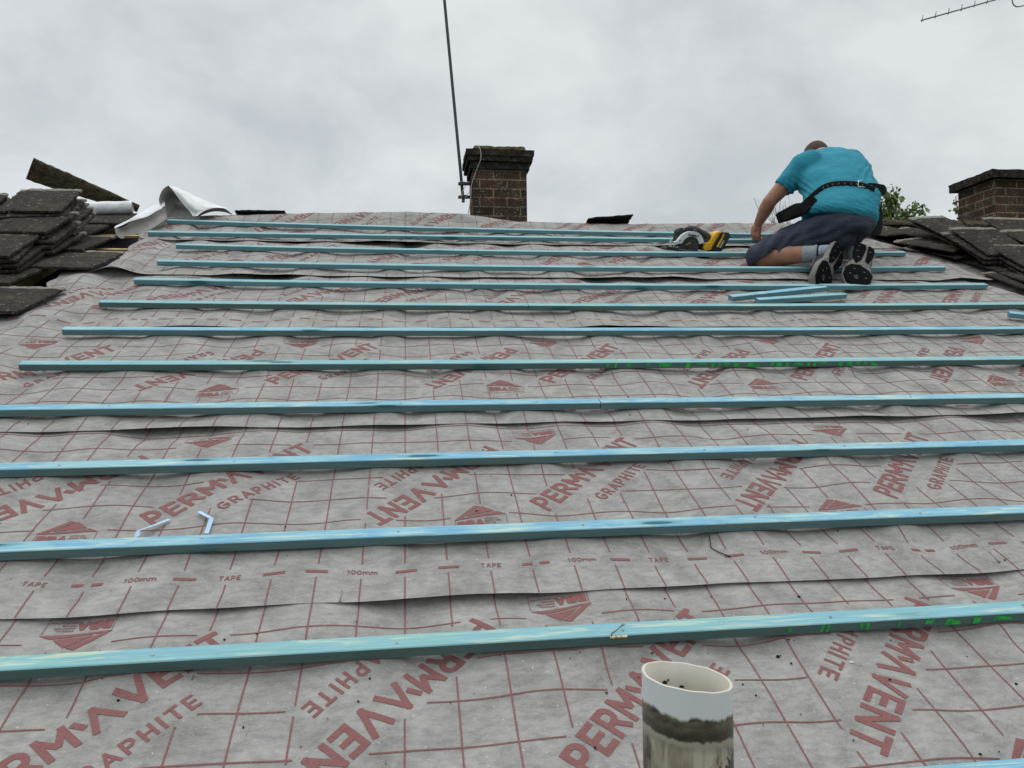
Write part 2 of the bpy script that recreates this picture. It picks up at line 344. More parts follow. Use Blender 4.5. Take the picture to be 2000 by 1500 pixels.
# sheets: index -> lower edge v, top v, u range functions, print phase
SH = {1: (.54, .29), 2: (1.352, .36), 3: (2.205, .524), 4: (3.158, .835), 5: (3.985, .24), 6: (4.785, .47)}
def interp(xs, ys): return lambda v: np.interp(v, xs, ys)
UL = {1: interp([0, 9], [-2.0, -2.0]), 2: interp([0, 9], [-2.3, -2.3]), 3: interp([0, 2.9, 3.25], [-2.5, -2.5, -2.3]),
      4: interp([3.1, 3.3, 3.67, 3.9, 4.03, 4.1], [-1.72, -1.72, -1.675, -1.73, -1.75, -1.72]), 5: interp([3.98, 4.1, 4.25, 4.5, 4.85, 4.9], [-1.62, -1.60, -1.53, -1.575, -1.61, -1.60]),
      6: interp([4.78, 4.85, 5.0, 5.2, 5.45, 5.6], [-1.57, -1.60, -1.62, -1.62, -1.60, -1.60])}
UR = {1: interp([0, 9], [3.6, 3.6]), 2: interp([0, 9], [3.6, 3.6]), 3: interp([0, 9], [3.8, 3.8]), 4: interp([3.1, 3.6, 3.8, 4.0, 4.12], [4.0, 3.75, 3.62, 3.55, 3.5]),
      5: interp([3.98, 4.1, 4.3, 4.5, 4.7, 4.9], [3.56, 3.60, 3.62, 3.50, 3.45, 3.5]), 6: interp([4.78, 5.0, 5.2, 5.6], [3.42, 3.40, 3.36, 3.3])}
LABELS = {1: ('grey membrane sheet at the very bottom of the photo, behind the white vent pipe'),
          2: ('grey membrane sheet with the large red TAPE row, second sheet from the bottom'),
          3: ('third grey membrane sheet up, under the mid roof batten stamped green'),
          4: ('grey membrane sheet whose square left corner lies beside the mossy tiles, fourth sheet up'),
          5: ('grey membrane sheet under the kneeling man\'s knee, narrow flap reading GRAPHI at its left end'),
          6: ('topmost grey membrane sheet draped over the ridge with its left end curled back white')}

# ------------------------------------------------------------------ printed lettering as stroke paths
def arc(cx, cy, rx, ry, a0, a1, n=7): return [(cx+rx*math.cos(math.radians(a0+(a1-a0)*k/n)), cy+ry*math.sin(math.radians(a0+(a1-a0)*k/n))) for k in range(n+1)]
G = {'P': (.62, [[(0, 0), (0, 1)], [(0, 1), (.34, 1)]+arc(.34, .72, .26, .28, 80, -80)+[(.34, .44), (0, .44)]]),
     'E': (.55, [[(0, 0), (0, 1)], [(0, 1), (.55, 1)], [(0, .5), (.48, .5)], [(0, 0), (.55, 0)]]),
     'R': (.64, [[(0, 0), (0, 1)], [(0, 1), (.34, 1)]+arc(.34, .72, .26, .28, 80, -80)+[(.34, .44), (0, .44)], [(.34, .44), (.64, 0)]]),
     'M': (.82, [[(0, 0), (0, 1)], [(0, 1), (.41, .35), (.82, 1)], [(.82, 1), (.82, .0)]]),
     'm': (.9, [[(0, 0), (0, .7)], arc(.22, .45, .22, .22, 180, 0)+[(.44, 0)], arc(.66, .45, .22, .22, 180, 0)+[(.88, 0)]]),
     '^': (.96, [[(.20, 0), (.54, 1)], [(.54, 1), (.98, 0)], [(-.06, .82), (.06, .54)]]),
     'A': (.76, [[(0, 0), (.38, 1)], [(.38, 1), (.76, 0)], [(.16, .3), (.6, .3)]]),
     'V': (.76, [[(0, 1), (.38, 0)], [(.38, 0), (.76, 1)]]),
     'N': (.68, [[(0, 0), (0, 1)], [(0, 1), (.68, 0)], [(.68, 0), (.68, 1)]]),
     'T': (.66, [[(0, 1), (.66, 1)], [(.33, 1), (.33, 0)]]), 'I': (.06, [[(.03, 0), (.03, 1)]]),
     'H': (.66, [[(0, 0), (0, 1)], [(.66, 0), (.66, 1)], [(0, .5), (.66, .5)]]),
     'G': (.78, [arc(.4, .5, .4, .5, 50, 330, 12)+[(.76, .45)], [(.76, .45), (.45, .45)]]),
     'B': (.6, [[(0, 0), (0, 1)], [(0, 1), (.3, 1)]+arc(.3, .76, .22, .24, 80, -80)+[(.3, .52), (0, .52)], [(.3, .5)]+arc(.34, .25, .25, .25, 80, -80)+[(.3, 0), (0, 0)]]),
     '1': (.3, [[(0, .8), (.2, 1), (.2, 0)]]), '0': (.6, [arc(.3, .5, .3, .5, 0, 360, 12)]), 'C': (.7, [arc(.4, .5, .38, .5, 45, 315, 9)]),
     'O': (.8, [arc(.4, .5, .4, .5, 0, 360, 12)]), 'S': (.55, [arc(.28, .74, .26, .26, 30, 270, 7)+arc(.28, .25, .27, .25, 90, -150, 7)]),
     'L': (.5, [[(0, 1), (0, 0), (.5, 0)]]), 'D': (.7, [[(0, 0), (0, 1)], [(0, 1), (.3, 1)]+arc(.3, .5, .4, .5, 90, -90, 8)+[(0, 0)]]), 'W': (1.0, [[(0, 1), (.25, 0)], [(.25, 0), (.5, .9)], [(.5, .9), (.75, 0)], [(.75, 0), (1, 1)]]),
     'e': (.5, [arc(.25, .33, .25, .33, 330, 0, 1)[::-1][:0]+[(.02, .36), (.5, .36)]+arc(.25, .33, .25, .33, 5, 310, 9)]),
     'F': (.5, [[(0, 0), (0, 1)], [(0, 1), (.5, 1)], [(0, .5), (.45, .5)]]), ' ': (.3, [])}
def textpolys(txt, cap, wt, gap, sub):   # -> list of quads in the text plane (x along, y up) with layer number
    Q = []; x = wt*cap/2; lay = 0
    for ch in txt:
        w, strokes = G[ch]
        for st in strokes:
            lay += 1; pts = [(x+p[0]*cap, p[1]*cap*(1-wt)+wt*cap/2) for p in st]
            for i in range(len(pts)-1):
                (ax, ay), (bx, by) = pts[i], pts[i+1]; dx, dy = bx-ax, by-ay; L = math.hypot(dx, dy)
                if L < 1e-6: continue
                dx /= L; dy /= L; ext = wt*cap/2*(1. if len(pts) == 2 else .35); hx, hy = -dy*wt*cap/2, dx*wt*cap/2
                ax -= dx*ext*.98; ay -= dy*ext*.98; L2 = L+2*ext*.98; n = max(1, int(L2/sub+.5))
                for k in range(n):
                    a, b_ = L2*k/n, L2*(k+1)/n
                    Q.append(([(ax+dx*a-hx, ay+dy*a-hy), (ax+dx*b_-hx, ay+dy*b_-hy), (ax+dx*b_+hx, ay+dy*b_+hy), (ax+dx*a+hx, ay+dy*a+hy)], lay % 2 + (i % 2)*.5))
        x += (w+gap)*cap
    return Q, x
def clip_grid(poly, step):    # split a convex polygon on a grid so that it can follow the waves
    out_ = [poly]
    for ax in (0, 1):
        nxt = []
        for p in out_:
            lo, hi = min(q[ax] for q in p), max(q[ax] for q in p)
            k = math.floor(lo/step)+1; cur = p
            while k*step < hi and len(cur) > 2:
                c_ = k*step; A, B = [], []
                for i in range(len(cur)):
                    a, b_ = cur[i], cur[(i+1) % len(cur)]
                    if a[ax] <= c_: A.append(a)
                    if a[ax] >= c_: B.append(a)
                    if (a[ax]-c_)*(b_[ax]-c_) < 0:
                        t = (c_-a[ax])/(b_[ax]-a[ax]); q = (a[0]+(b_[0]-a[0])*t, a[1]+(b_[1]-a[1])*t); A.append(q); B.append(q)
                if len(A) > 2: nxt.append(A)
                cur = B; k += 1
            if len(cur) > 2: nxt.append(cur)
        out_ = nxt
    return out_
def place(Q, ou, ov, ang, mirror=1):
    c_, s_ = math.cos(ang), math.sin(ang)
    return [([(ou+x*c_-y*s_, ov+x*s_+y*c_) for x, y in p], l) for p, l in Q]
CAPH, WTP, GAPP = .067, .185, .30
for g_ in 'PERM^VNTGAHI': k_ = .78 if g_ not in 'I^' else 1 if g_ == 'I' else .90; G[g_] = (G[g_][0]*k_, [[(x*k_, y) for x, y in st] for st in G[g_][1]])
T_PERM, LP = textpolys('PERM^VENT', CAPH, WTP, GAPP, .02)
T_GRAPH, LG = textpolys('GRAPHITE', .037, .17, .39, .015)
T_100, L1 = textpolys('100mm', .015, .17, .28, .02); T_TAPE, L2_ = textpolys('TAPE', .015, .15, .32, .02)
T_BBA, _l = textpolys('BBA', .026, .30, .26, .02)
TINY = [textpolys(w, .0055, .2, .35, .02)[0] for w in ('APPROVAL', 'INSPECTION', 'TESTING', 'CERTIFICATION')]
PER = .985; GU = .0975; GV = .105
def logo():
    Q = []
    # roof mark: a wide low gable cut by two pale lines
    for pts in ([(-.068, .0), (-.058, .0), (-.003, .052), (-.012, .056)], [(-.058, 0), (-.0475, .006), (.0045, .050), (-.003, .052)],
                [(-.036, .011), (.037, .024), (.012, .046), (.009, .050)], [(-.066, -.001), (.068, .009), (.044, .021), (-.047, .005)]):
        for p in clip_grid(pts, .02): Q.append((p, 0))
    for p, l in T_BBA: Q.append(([(x-.060, y-.034) for x, y in p], l))
    for k, t in enumerate(TINY):
        for p, l in t: Q.append(([(x*.9+.010, y-.010-k*.0085) for x, y in p], l))
    for a, b_ in (((-.064, -.004), (-.064, -.045)), ((.066, .004), (.066, -.045)), ((-.064, -.045), (.066, -.045))):
        w = .0007; (ax, ay), (bx, by) = a, b_
        q = [(ax-w, ay), (ax+w, ay), (bx+w, by), (bx-w, by)] if ax == bx else [(ax, ay-w), (bx, by-w), (bx, by+w), (ax, ay+w)]
        for p in clip_grid(q, .02): Q.append((p, 0))
    return Q
LOGO = logo()
def sheet_print(i, low, top, uL, uR):
    ph = SH[i][1]; Q = []; boxes = []
    k0 = int((-2.6-ph)/PER)-1
    def bx(ou, ov, ang, x0, x1, y0, y1): boxes.append((ou, ov, math.cos(ang), math.sin(ang), x0, x1, y0, y1))
    for k in range(k0, 7):
        b0 = ph+k*PER; A = math.radians(46.5)
        Q += place(T_PERM, b0, low+.335, A); bx(b0, low+.335, A, -.015, LP+.0, -.015, CAPH+.012); bx(b0, low+.335, A, .12, .40, -.10, 0)
        Q += place(T_GRAPH, b0+.135*math.cos(A)+.088*math.sin(A), low+.335+.135*math.sin(A)-.088*math.cos(A), A)
        ai = A+math.pi; o = (b0-.135, low+.70) if i > 1 else (b0-.165, low+.745)
        Q += place(T_PERM, *o, ai); bx(*o, ai, -.015, LP+.0, -.015, CAPH+.012); bx(*o, ai, .12, .40, -.10, 0)
        Q += place(T_GRAPH, o[0]+.135*math.cos(ai)+.088*math.sin(ai), o[1]+.135*math.sin(ai)-.088*math.cos(ai), ai)
        Q += place(LOGO, b0-.185, low+.30, 0); bx(b0-.185, low+.30, 0, -.08, .08, -.055, .062)
        Q += place(LOGO, b0+.03, low+.775, math.pi); bx(b0+.03, low+.775, math.pi, -.08, .08, -.055, .062)
        tv = low+.108; tp = b0-.36 if False else ph+k*PER+(-.176 if i == 2 else -.1)
        for off, kind in ((0, 'T'), (.084, 's'), (.124, 's'), (.215, '1'), (.306, 'd'), (.403, 'T'), (.497, 'd'), (.59, 'd'), (.692, '1'), (.789, 'd'), (.886, 'd')):
            c_ = tp+off
            if kind == 'T': Q += place(T_TAPE, c_-L2_/2, tv-.007, 0); 
            elif kind == '1': Q += place(T_100, c_-L1/2, tv-.007, 0)
            else:
                w = .012 if kind == 's' else .024
                for p in clip_grid([(c_-w, tv-.0045), (c_+w, tv-.0045), (c_+w, tv+.0045), (c_-w, tv+.0045)], .02): Q.append((p, 0))
    def free(u, v):
        for ou, ov, c_, s_, x0, x1, y0, y1 in boxes:
            dx, dy = u-ou, v-ov
            if abs(dx)+abs(dy) > .8: continue
            X, Y = dx*c_+dy*s_, -dx*s_+dy*c_
            if x0 < X < x1 and y0 < Y < y1: return False
        return True
    wl = .0015; st = .0125; gph = -.015
    k = int((-2.6)/GU)
    while gph+k*GU < 4.2:                      # lines running up the slope
        u0 = gph+k*GU; v = low
        while v < top:
            if free(u0, v+st/2) and not (low+.085 < v < low+.135): Q.append(([(u0-wl, v), (u0+wl, v), (u0+wl, v+st), (u0-wl, v+st)], 1.6))
            v += st
        k += 1
    v0 = low+.21
    while v0 < top:                            # lines running along the slope
        u = -2.6
        while u < 4.2:
            if free(u+st/2, v0): Q.append(([(u, v0-wl), (u+st, v0-wl), (u+st, v0+wl), (u, v0+wl)], 2.1))
            u += st
        v0 += GV
    return Q
def make_sheet(i):
    low = SH[i][0]; top = SH[i+1][0]+.13 if i < 6 else 5.58
    if i == 3: top = 3.235
    edges = (low, SH[i+1][0] if i < 6 else 9)
    nv = int((top-low)/.011)+1; nu = int(5.8/.0125)
    vs = np.linspace(low, top, nv); T = np.linspace(0, 1, nu)
    wob = .006*np.sin(T*37+i)+.004*np.sin(T*71+2*i)
    Vv = np.repeat(vs[:, None], nu, 1); Vv[0] += wob*.35
    uL, uR = UL[i](vs), UR[i](vs); Uu = uL[:, None] + (uR-uL)[:, None]*T[None, :]
    Uu = Uu + (.012*np.sin(Vv*23+i))*((1-T)**14)[None, :]
    Z = hfield(Uu, Vv, i, edges)
    me = bpy.data.meshes.new('membrane_sheet')
    P0 = np.stack([Uu, Vv, Z], -1).reshape(-1, 3)
    idx = np.arange(nu*nv).reshape(nv, nu); Fg = np.stack([idx[:-1, :-1], idx[:-1, 1:], idx[1:, 1:], idx[1:, :-1]], -1).reshape(-1, 4)
    Q = sheet_print(i, low, top, None, None); PV = []; PF = []; off = len(P0)
    for p, l in Q:
        cu = sum(q[0] for q in p)/len(p); cv = sum(q[1] for q in p)/len(p)
        if cv < low+.002 or cv > top-.004 or cu < UL[i](cv)+.02 or cu > UR[i](cv)-.02: continue
        if cu < -2.2 or cu > 4: continue
        pp = [p] if max(max(q[0] for q in p)-min(q[0] for q in p), max(q[1] for q in p)-min(q[1] for q in p)) < .026 else clip_grid(p, .02)
        for q in pp:
            b0 = off+len(PV); PV += [(x, y, l) for x, y in q]; PF.append(tuple(range(b0, b0+len(q))))
    A = np.array(PV); z2 = hfield(A[:, 0], A[:, 1], i, edges) + .0011 + A[:, 2]*.0001
    A2 = np.stack([A[:, 0], A[:, 1], z2], -1)
    me.from_pydata(np.concatenate([P0, A2]).tolist(), [], [tuple(f) for f in Fg.tolist()]+PF)
    me.polygons.foreach_set('material_index', [0]*len(Fg)+[1]*len(PF)); me.polygons.foreach_set('use_smooth', [True]*(len(Fg)+len(PF)))
    me.materials.append(M_MEM); me.materials.append(M_PRINT)
    o = obj('membrane_sheet', me, None, label=LABELS[i], category='membrane sheet', group='overlapping sheets of breather membrane')
    o.matrix_world = RM.to_4x4(); return o
sheets = {i: make_sheet(i) for i in range(1, 7)}

# ------------------------------------------------------------------ battens
def batten_mesh(L, curve=None, seg=24):
    V = []; Fc = []; n = max(2, seg); c = .0018
    prof = [(0, c), (c, 0), (BW-c, 0), (BW, c), (BW, BT-c), (BW-c, BT), (c, BT), (0, BT-c)]
    for k in range(n+1):
        x = L*k/n; y0 = curve(x) if curve else 0
        V += [(x, y0+p[0], p[1]) for p in prof]
    for k in range(n):
        for j in range(8):
            a = k*8+j; b_ = k*8+(j+1) % 8; Fc.append((a, a+8, b_+8, b_))
    Fc.append(tuple(range(8))); Fc.append(tuple(range(n*8+7, n*8-1, -1)))
    bm = bmesh.new(); me = mesh('batten', V, Fc); bm.from_mesh(me); bpy.data.meshes.remove(me); me = bm_mesh('batten', bm)
    for p in me.polygons:
        if p.normal.z < .5: p.material_index = 1      # edges get the darker colour with shade painted in, rough sawn top
    return me
ORD = ['', 'first', 'second', 'third', 'fourth', 'fifth', 'sixth', 'seventh', 'eighth', 'ninth', 'tenth', 'eleventh', 'twelfth']
SPLIT = {4: [1176], 7: [1033], 10: [933], 6: [], 9: [], 8: []}
BLAB = {0: 'blue batten just cut off by the bottom right corner of the photo', 1: 'thick greenish blue batten right behind the vent pipe, with a bent nail and green stamps',
        2: 'blue and yellow mottled batten below the scraps of strap', 3: 'blue batten with pale yellow streaks, next above the one beside the strap scraps',
        5: 'green tinted batten with a row of green stamps along mid roof', 6: 'pale blue batten whose left end lies below the lowest mossy tile',
        8: 'blue batten under the toes of the trainers', 9: 'batten under the bare knee of the kneeling man', 11: 'batten under the man\'s left hand, second from the ridge', 12: 'topmost batten next to the ridge, its left end at the curled membrane',
        4: 'long blue batten crossing mid photo', 7: 'batten touching the two crossed offcuts', 10: 'batten in front of the circular saw'}
def nail_on(parent, x, y, z=BT, r=.0032):
    bm = bmesh.new(); tube(bm, [(x, y, z-.001), (x, y, z+.0012)], r, 8); obj('nail_head', bm_mesh('nail_head', bm), M_ALU, parent)
STAMPS = []
for k, r in enumerate(ROWS):
    cuts = [onroof(x, rowpx, BT)[0] for x, rowpx in [(c, {4: 790, 7: 597, 10: 491}.get(k, 700)) for c in SPLIT.get(k, [])]]
    ends = [r[0]]+cuts+[r[4]]
    for j in range(len(ends)-1):
        a, b_ = ends[j], ends[j+1]-(.0025 if j < len(ends)-2 else 0)
        me = batten_mesh(b_-a, lambda x, a=a, r=r: rowv(r, a+x)-rowv(r, a))
        lab = BLAB[k] + ('' if len(ends) == 2 else (', left piece of its butt joint' if j == 0 else ', right piece of its butt joint'))
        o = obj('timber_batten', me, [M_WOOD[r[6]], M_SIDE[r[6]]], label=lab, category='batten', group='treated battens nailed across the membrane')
        o.matrix_world = Matrix.Translation(roof(a, rowv(r, a), 0)) @ RM.to_4x4()
        if k <= 4:
            u = math.ceil((a-.1)/.45)*.45-.03
            while u < b_-.02:
                if -1.2 < u < 2.4 and u-a > .02: nail_on(o, u-a, rowv(r, u)-rowv(r, a)+BW*(.35+.3*random.random()))
                u += .45
        if k in (1, 5):   # green grading stamps on the down-slope face
            bm = bmesh.new(); rnd = random.Random(k)
            if k == 1: spans = [(1528, 1536), (1592, 1598), (1604, 1610), (1672, 1679), (1684, 1692), (1750, 1753), (1805, 1823), (1845, 1880), (1905, 1922), (1945, 1985)]; py = 1215
            else: spans = [(1180, 1186), (1196, 1200), (1220, 1228), (1258, 1262), (1283, 1306), (1334, 1345), (1356, 1374), (1384, 1392), (1398, 1402), (1408, 1420), (1428, 1440), (1452, 1480), (1500, 1508), (1512, 1524), (1530, 1536), (1545, 1566), (1572, 1578), (1584, 1590), (1596, 1610), (1632, 1642), (1650, 1660), (1668, 1676), (1682, 1688), (1696, 1710)]; py = 708
            for q, (p0, p1) in enumerate(spans):
                u0, u1 = onroof(p0, py, .012)[0]-a, onroof(p1, py, .012)[0]-a
                z0, z1 = (.004, .021) if q % 3 else (.010, .021)
                y_ = rowv(r, a+u0)-rowv(r, a)-.0006; y2 = rowv(r, a+u1)-rowv(r, a)-.0006; sl_ = rnd.uniform(-.003, .003)
                w = u1-u0
                if w > .03:
                    shapes = [((u0, z0), (u1, z0), (u1-w*.1, z0+(z1-z0)*.55), (u0+w*.15, z1)), ] if q % 2 else [((u0, z0+.004), (u1, z0+.004), (u1, z1), (u0, z1))]
                else: shapes = [((u0, z0), (u0+w*.8, z0), (u1+sl_, z1), (u0+sl_, z1))]
                for sh in shapes: bm.faces.new([bm.verts.new((x, y_+(y2-y_)*(x-u0)/max(w, 1e-4)-.0004, z)) for x, z in sh])
            bm.normal_update(); me0 = bpy.data.meshes.new('t'); bm.to_mesh(me0); bm.free()
            base = [v.co.copy() for v in me0.vertices]; polys = [tuple(p.vertices) for p in me0.polygons]; bpy.data.meshes.remove(me0)
            STAMPS.append((o, base, polys))
        if k == 1:
            u_, v_ = onroof(1205, 1243, BT); x_ = u_-a; y_ = v_-rowv(r, a)
            bm = bmesh.new(); tube(bm, [(x_-.012, y_+.002, BT-.004), (x_-.01, y_+.003, BT+.006), (x_+.0, y_+.006, BT+.011), (x_+.014, y_+.014, BT+.016)], .0016, 8)
            ball(bm, (x_+.015, y_+.0145, BT+.0165), (.0032, .0032, .0015), seg=8); obj('bent_nail', bm_mesh('bent_nail', bm), M_ALU, o)
            bm = bmesh.new()
            for q in range(5): box(bm, (x_-.006+q*.005, -.0015+rowv(r, u_)-rowv(r, a)+.002*q % .004, BT-.002-.002*(q % 2)), (.015, .004, .003), Matrix.Rotation(.0, 4, 'Z'))
            obj('splinter', bm_mesh('splinter', bm), simple('fresh_wood', (.72, .6, .38)), o)
for o, base, polys in STAMPS:
    for p in polys: obj('green_stamp', mesh('green_stamp', [base[q] for q in p], [tuple(range(len(p)))]), M_STAMP, o)
# loose offcuts
def offcut(A, B, n0, n1, mat, lab, twist=0):
    a = roof(*A, n0); b_ = roof(*B, n1); d = b_-a; x = d.normalized(); z = (NS - x*NS.dot(x)).normalized(); y = z.cross(x)
    if twist: R_ = Matrix.Rotation(twist, 3, x); z = R_ @ z; y = R_ @ y
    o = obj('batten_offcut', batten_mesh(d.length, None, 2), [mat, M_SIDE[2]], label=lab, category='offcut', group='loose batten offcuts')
    o.matrix_world = Matrix.Translation(a) @ Matrix((x, y, z)).transposed().to_4x4()
offcut((1.60, 3.505), (2.17, 3.640), .006, .022, M_WOOD[0], 'loose batten offcut, upper of the crossed pair below the trainers')
offcut((1.72, 3.462), (2.24, 3.560), .004, .006, M_WOOD[2], 'loose batten offcut, lower of the crossed pair below the trainers')
offcut((2.93, 3.262), (3.25, 3.10), .002, .006, M_WOOD[0], 'short batten offcut lying askew at the right edge of the photo')

# ------------------------------------------------------------------ roof tiles
def tile_mesh(seed, w=.33, l=.42, th=.015):
    nx, ny = 22, 28; V = []; Fc = []; rd = random.Random(seed); sx, sy = rd.random()*50, rd.random()*50
    for j in range(ny+1):
        for i in range(nx+1):
            x, y = w*i/nx, l*j/ny
            nz = noise.noise(Vector((x*26+sx, y*26+sy, 0)))*.0030+noise.noise(Vector((x*75, y*75+sx, sy)))*.0024
            if j == 0 or i in (0, nx): nz = -.0035+nz*.6
            ex = noise.noise(Vector((x*30+sx, y*30, 3)))*.008 if i in (0, nx) else 0
            ey = noise.noise(Vector((x*34+sx, sy, 5)))*.007 if j in (0, ny) else 0
            z = nz
            if i in (1, 2, 0): z -= .004          # interlocking edge step
            V.append((x+ex, y+ey, z))
    n1_ = len(V); st = nx+1
    for j in range(ny):
        for i in range(nx): a = j*st+i; Fc.append((a, a+1, a+1+st, a+st))
    bo = [j for j in range(nx+1)] + [k*st+nx for k in range(1, ny+1)] + [ny*st+i for i in range(nx-1, -1, -1)] + [k*st for k in range(ny-1, 0, -1)]
    low = []
    for q in bo: x, y, z = V[q]; V.append((x, y, -th)); low.append(len(V)-1)
    m_ = len(bo)
    for q in range(m_): Fc.append((bo[q], low[q], low[(q+1) % m_], bo[(q+1) % m_]))
    Fc.append(tuple(low[::-1])); return mesh('tile', V, Fc)
TM = [tile_mesh(s) for s in range(6)]
for t_ in TM: t_.materials.append(M_TILE)
tcount = [0]
def tile(u, v, n, yaw=0., tilt=-3., anchor='R', lab='', group='', roll=0.):
    """u,v,n: top front corner (right one for anchor R, left for L)"""
    me = TM[tcount[0] % 6]; tcount[0] += 1
    o = obj('concrete_tile', me, None, label=lab, category='tile', group=group)
    Rz = Matrix.Rotation(math.radians(yaw), 4, 'Z') @ Matrix.Rotation(math.radians(tilt), 4, 'X') @ Matrix.Rotation(math.radians(roll), 4, 'Y')
    o.matrix_world = Matrix.Translation(roof(u, v, n)) @ RM.to_4x4() @ Rz @ Matrix.Translation((-.33 if anchor == 'R' else 0, 0, 0))
    return o
def nth(k): return ['end', 'second', 'third', 'fourth', 'fifth', 'sixth', 'seventh', 'eighth', 'ninth', 'tenth', 'eleventh', 'twelfth'][k]
LROWS = [(-1.60, 3.26), (-1.82, 3.68), (-1.565, 3.98), (-1.74, 4.355), (-1.86, 4.73), (-1.78, 5.06)]
RN = ['lowest', 'second', 'third', 'fourth', 'fifth', 'top']
for q, (ur, v) in enumerate(LROWS):
    for k in range(7):
        tile(ur-.302*k, v+random.uniform(-.006, .006), .035+random.uniform(-.003, .004), random.uniform(-2, 0) if k else -3.5, -2.8, 'R',
             f'mossy laid tile on the left, {nth(k)} from the membrane in the {RN[q]} course', 'laid tiles left of the membrane')
RROWS = [(3.36, 3.70), (3.50, 4.05), (3.44, 4.38), (3.68, 4.72), (3.28, 5.06)]
for q, (ul, v) in enumerate(RROWS):
    for k in range(8):
        tile(ul+.302*k, v+random.uniform(-.006, .006), .035+random.uniform(-.003, .004), (9 if q in (2, 3) else -8 if q == 0 else 1) if k == 0 else random.uniform(-1, 1), -3.2, 'L',
             f'dark laid tile on the right, {nth(k)} from the membrane in the {["lowest", "second", "third", "fourth", "top"][q]} course', 'laid tiles right of the membrane')
# loose stacks on top, left
def stack(u, v, n, yaw, tilt, anchor, cnt, side, what):
    for k in range(cnt):
        j = cnt-1-k
        tile(u + side*.012*j + random.uniform(-.018, .018)*(j > 0), v + .014*j*random.uniform(-1, .6), n-.0235*j, yaw+random.uniform(-9, 9)*(j > 0), tilt+random.uniform(-1.5, .4)*(j > 0), anchor,
             f'{what}, {"top tile" if j == 0 else nth(j)+" tile down"} of its stack', 'loose stacks of stripped tiles')
stack(-1.88, 3.86, .118, 3, 1.8, 'R', 4, 1, 'stripped tile in the lowest left stack')
stack(-1.86, 4.24, .150, -2, 3.4, 'R', 5, 1, 'stripped tile in the middle left stack')
stack(-1.90, 4.55, .20, 4, 6.8, 'R', 6, 1, 'stripped tile in the upper left stack')
stack(-2.23, 3.86, .118, 3, 1.8, 'R', 4, 0, 'stripped tile at the left photo edge, lowest stack')
stack(-2.22, 4.25, .150, 0, 3.4, 'R', 4, 0, 'stripped tile at the left photo edge, middle stack')
stack(-2.26, 4.50, .19, 8, 5.0, 'R', 5, 0, 'stripped tile at the left photo edge, upper stack')
stack(3.55, 4.56, .105, 14, 10, 'L', 2, -1, 'leaning stripped tile nearest the right ridge')
stack(3.50, 4.19, .105, 0, 11, 'L', 3, -1, 'leaning stripped tile in the middle right stack')
stack(3.54, 3.94, .10, -7, 4.5, 'L', 3, -1, 'stripped tile in the lowest right stack')
stack(3.93, 4.50, .125, -5, 10, 'L', 2, 0, 'stripped tile under the right chimney')
stack(3.88, 4.15, .12, 7, 8, 'L', 2, 0, 'stripped tile at the right photo edge')
for (u_, v_, n_, yw, tl, lb) in ((3.44, 4.42, .072, 24, -3.5, 'thin dark loose tile pointing at the batten ends on the right'), (3.60, 4.78, .072, 28, -4, 'dark loose tile skewed below the right ridge tiles'),
                                 (3.40, 3.74, .062, -16, -5, 'dark loose tile skewed at the right photo edge, lowest of all'), (3.30, 4.95, .055, 14, -2, 'dark loose tile right beside the man\'s hip')):
    tile(u_, v_, n_, yw, tl, 'L', lb, 'skewed loose tiles on the right')
# odd tiles on the ridge
tile(-1.16, 5.44, .058, 0, -32, 'L', 'dark tile lying on the ridge left of the central chimney', 'tiles left on the ridge')
tile(1.285, 5.42, .050, -2, -34, 'L', 'dark tile tipped on the ridge right of the central chimney', 'tiles left on the ridge', roll=-6)
for o_ in bpy.data.objects:
    if o_.get('group') == 'tiles left on the ridge': o_.data = o_.data.copy(); o_.data.materials[0] = M_DTILE
# right ridge tiles
def ridge_tile(u0, u1, lab):
    V = []; Fc = []; na = 10; nl = 18; R_ = .125; c0 = roof((u0+u1)/2, RV, 0)
    for sgn, rr in ((0, R_), (1, R_-.016)):
        for j in range(nl+1):
            for k in range(na+1):
                a = math.pi*(.08+.84*k/na); u = u0+(u1-u0)*j/nl-(u0+u1)/2
                q = rr + (noise.noise(Vector(((u+u0)*22, a*5, 1)))*.012 if not sgn else 0)
                V.append((u, -math.cos(a)*q, math.sin(a)*q*.72-.055))
    st = na+1; half = (nl+1)*st
    for j in range(nl):
        for k in range(na):
            a = j*st+k; Fc += [(a, a+1, a+1+st, a+st), (half+a, half+a+st, half+a+st+1, half+a+1)]
    for j in range(nl):
        for k in (0, na): a = j*st+k; Fc.append((a, a+st, half+a+st, half+a))
    for k in range(na):
        for j in (0, nl): a = j*st+k; Fc.append((a, a+1, half+a+1, half+a))
    me = mesh('ridge_tile', V, Fc, True); o = obj('ridge_tile', me, M_MOSS, label=lab, category='ridge tile', group='mossy ridge tiles still in place')
    o.location = c0 + Vector((0, 0, .03)); return o
RLAB = ['at the man\'s side', 'in front of the gap before the right chimney', 'left of the right chimney', 'in front of the right chimney corner', 'at the right photo edge']
for k in range(5): ridge_tile(3.33+.44*k, 3.33+.44*k+.425, 'mossy half round ridge tile ' + RLAB[k])
for k in range(2): ridge_tile(-2.5-.44*k, -2.5-.44*k+.425, ['mossy half round ridge tile behind the upper left stack', 'mossy half round ridge tile outermost on the left'][k])
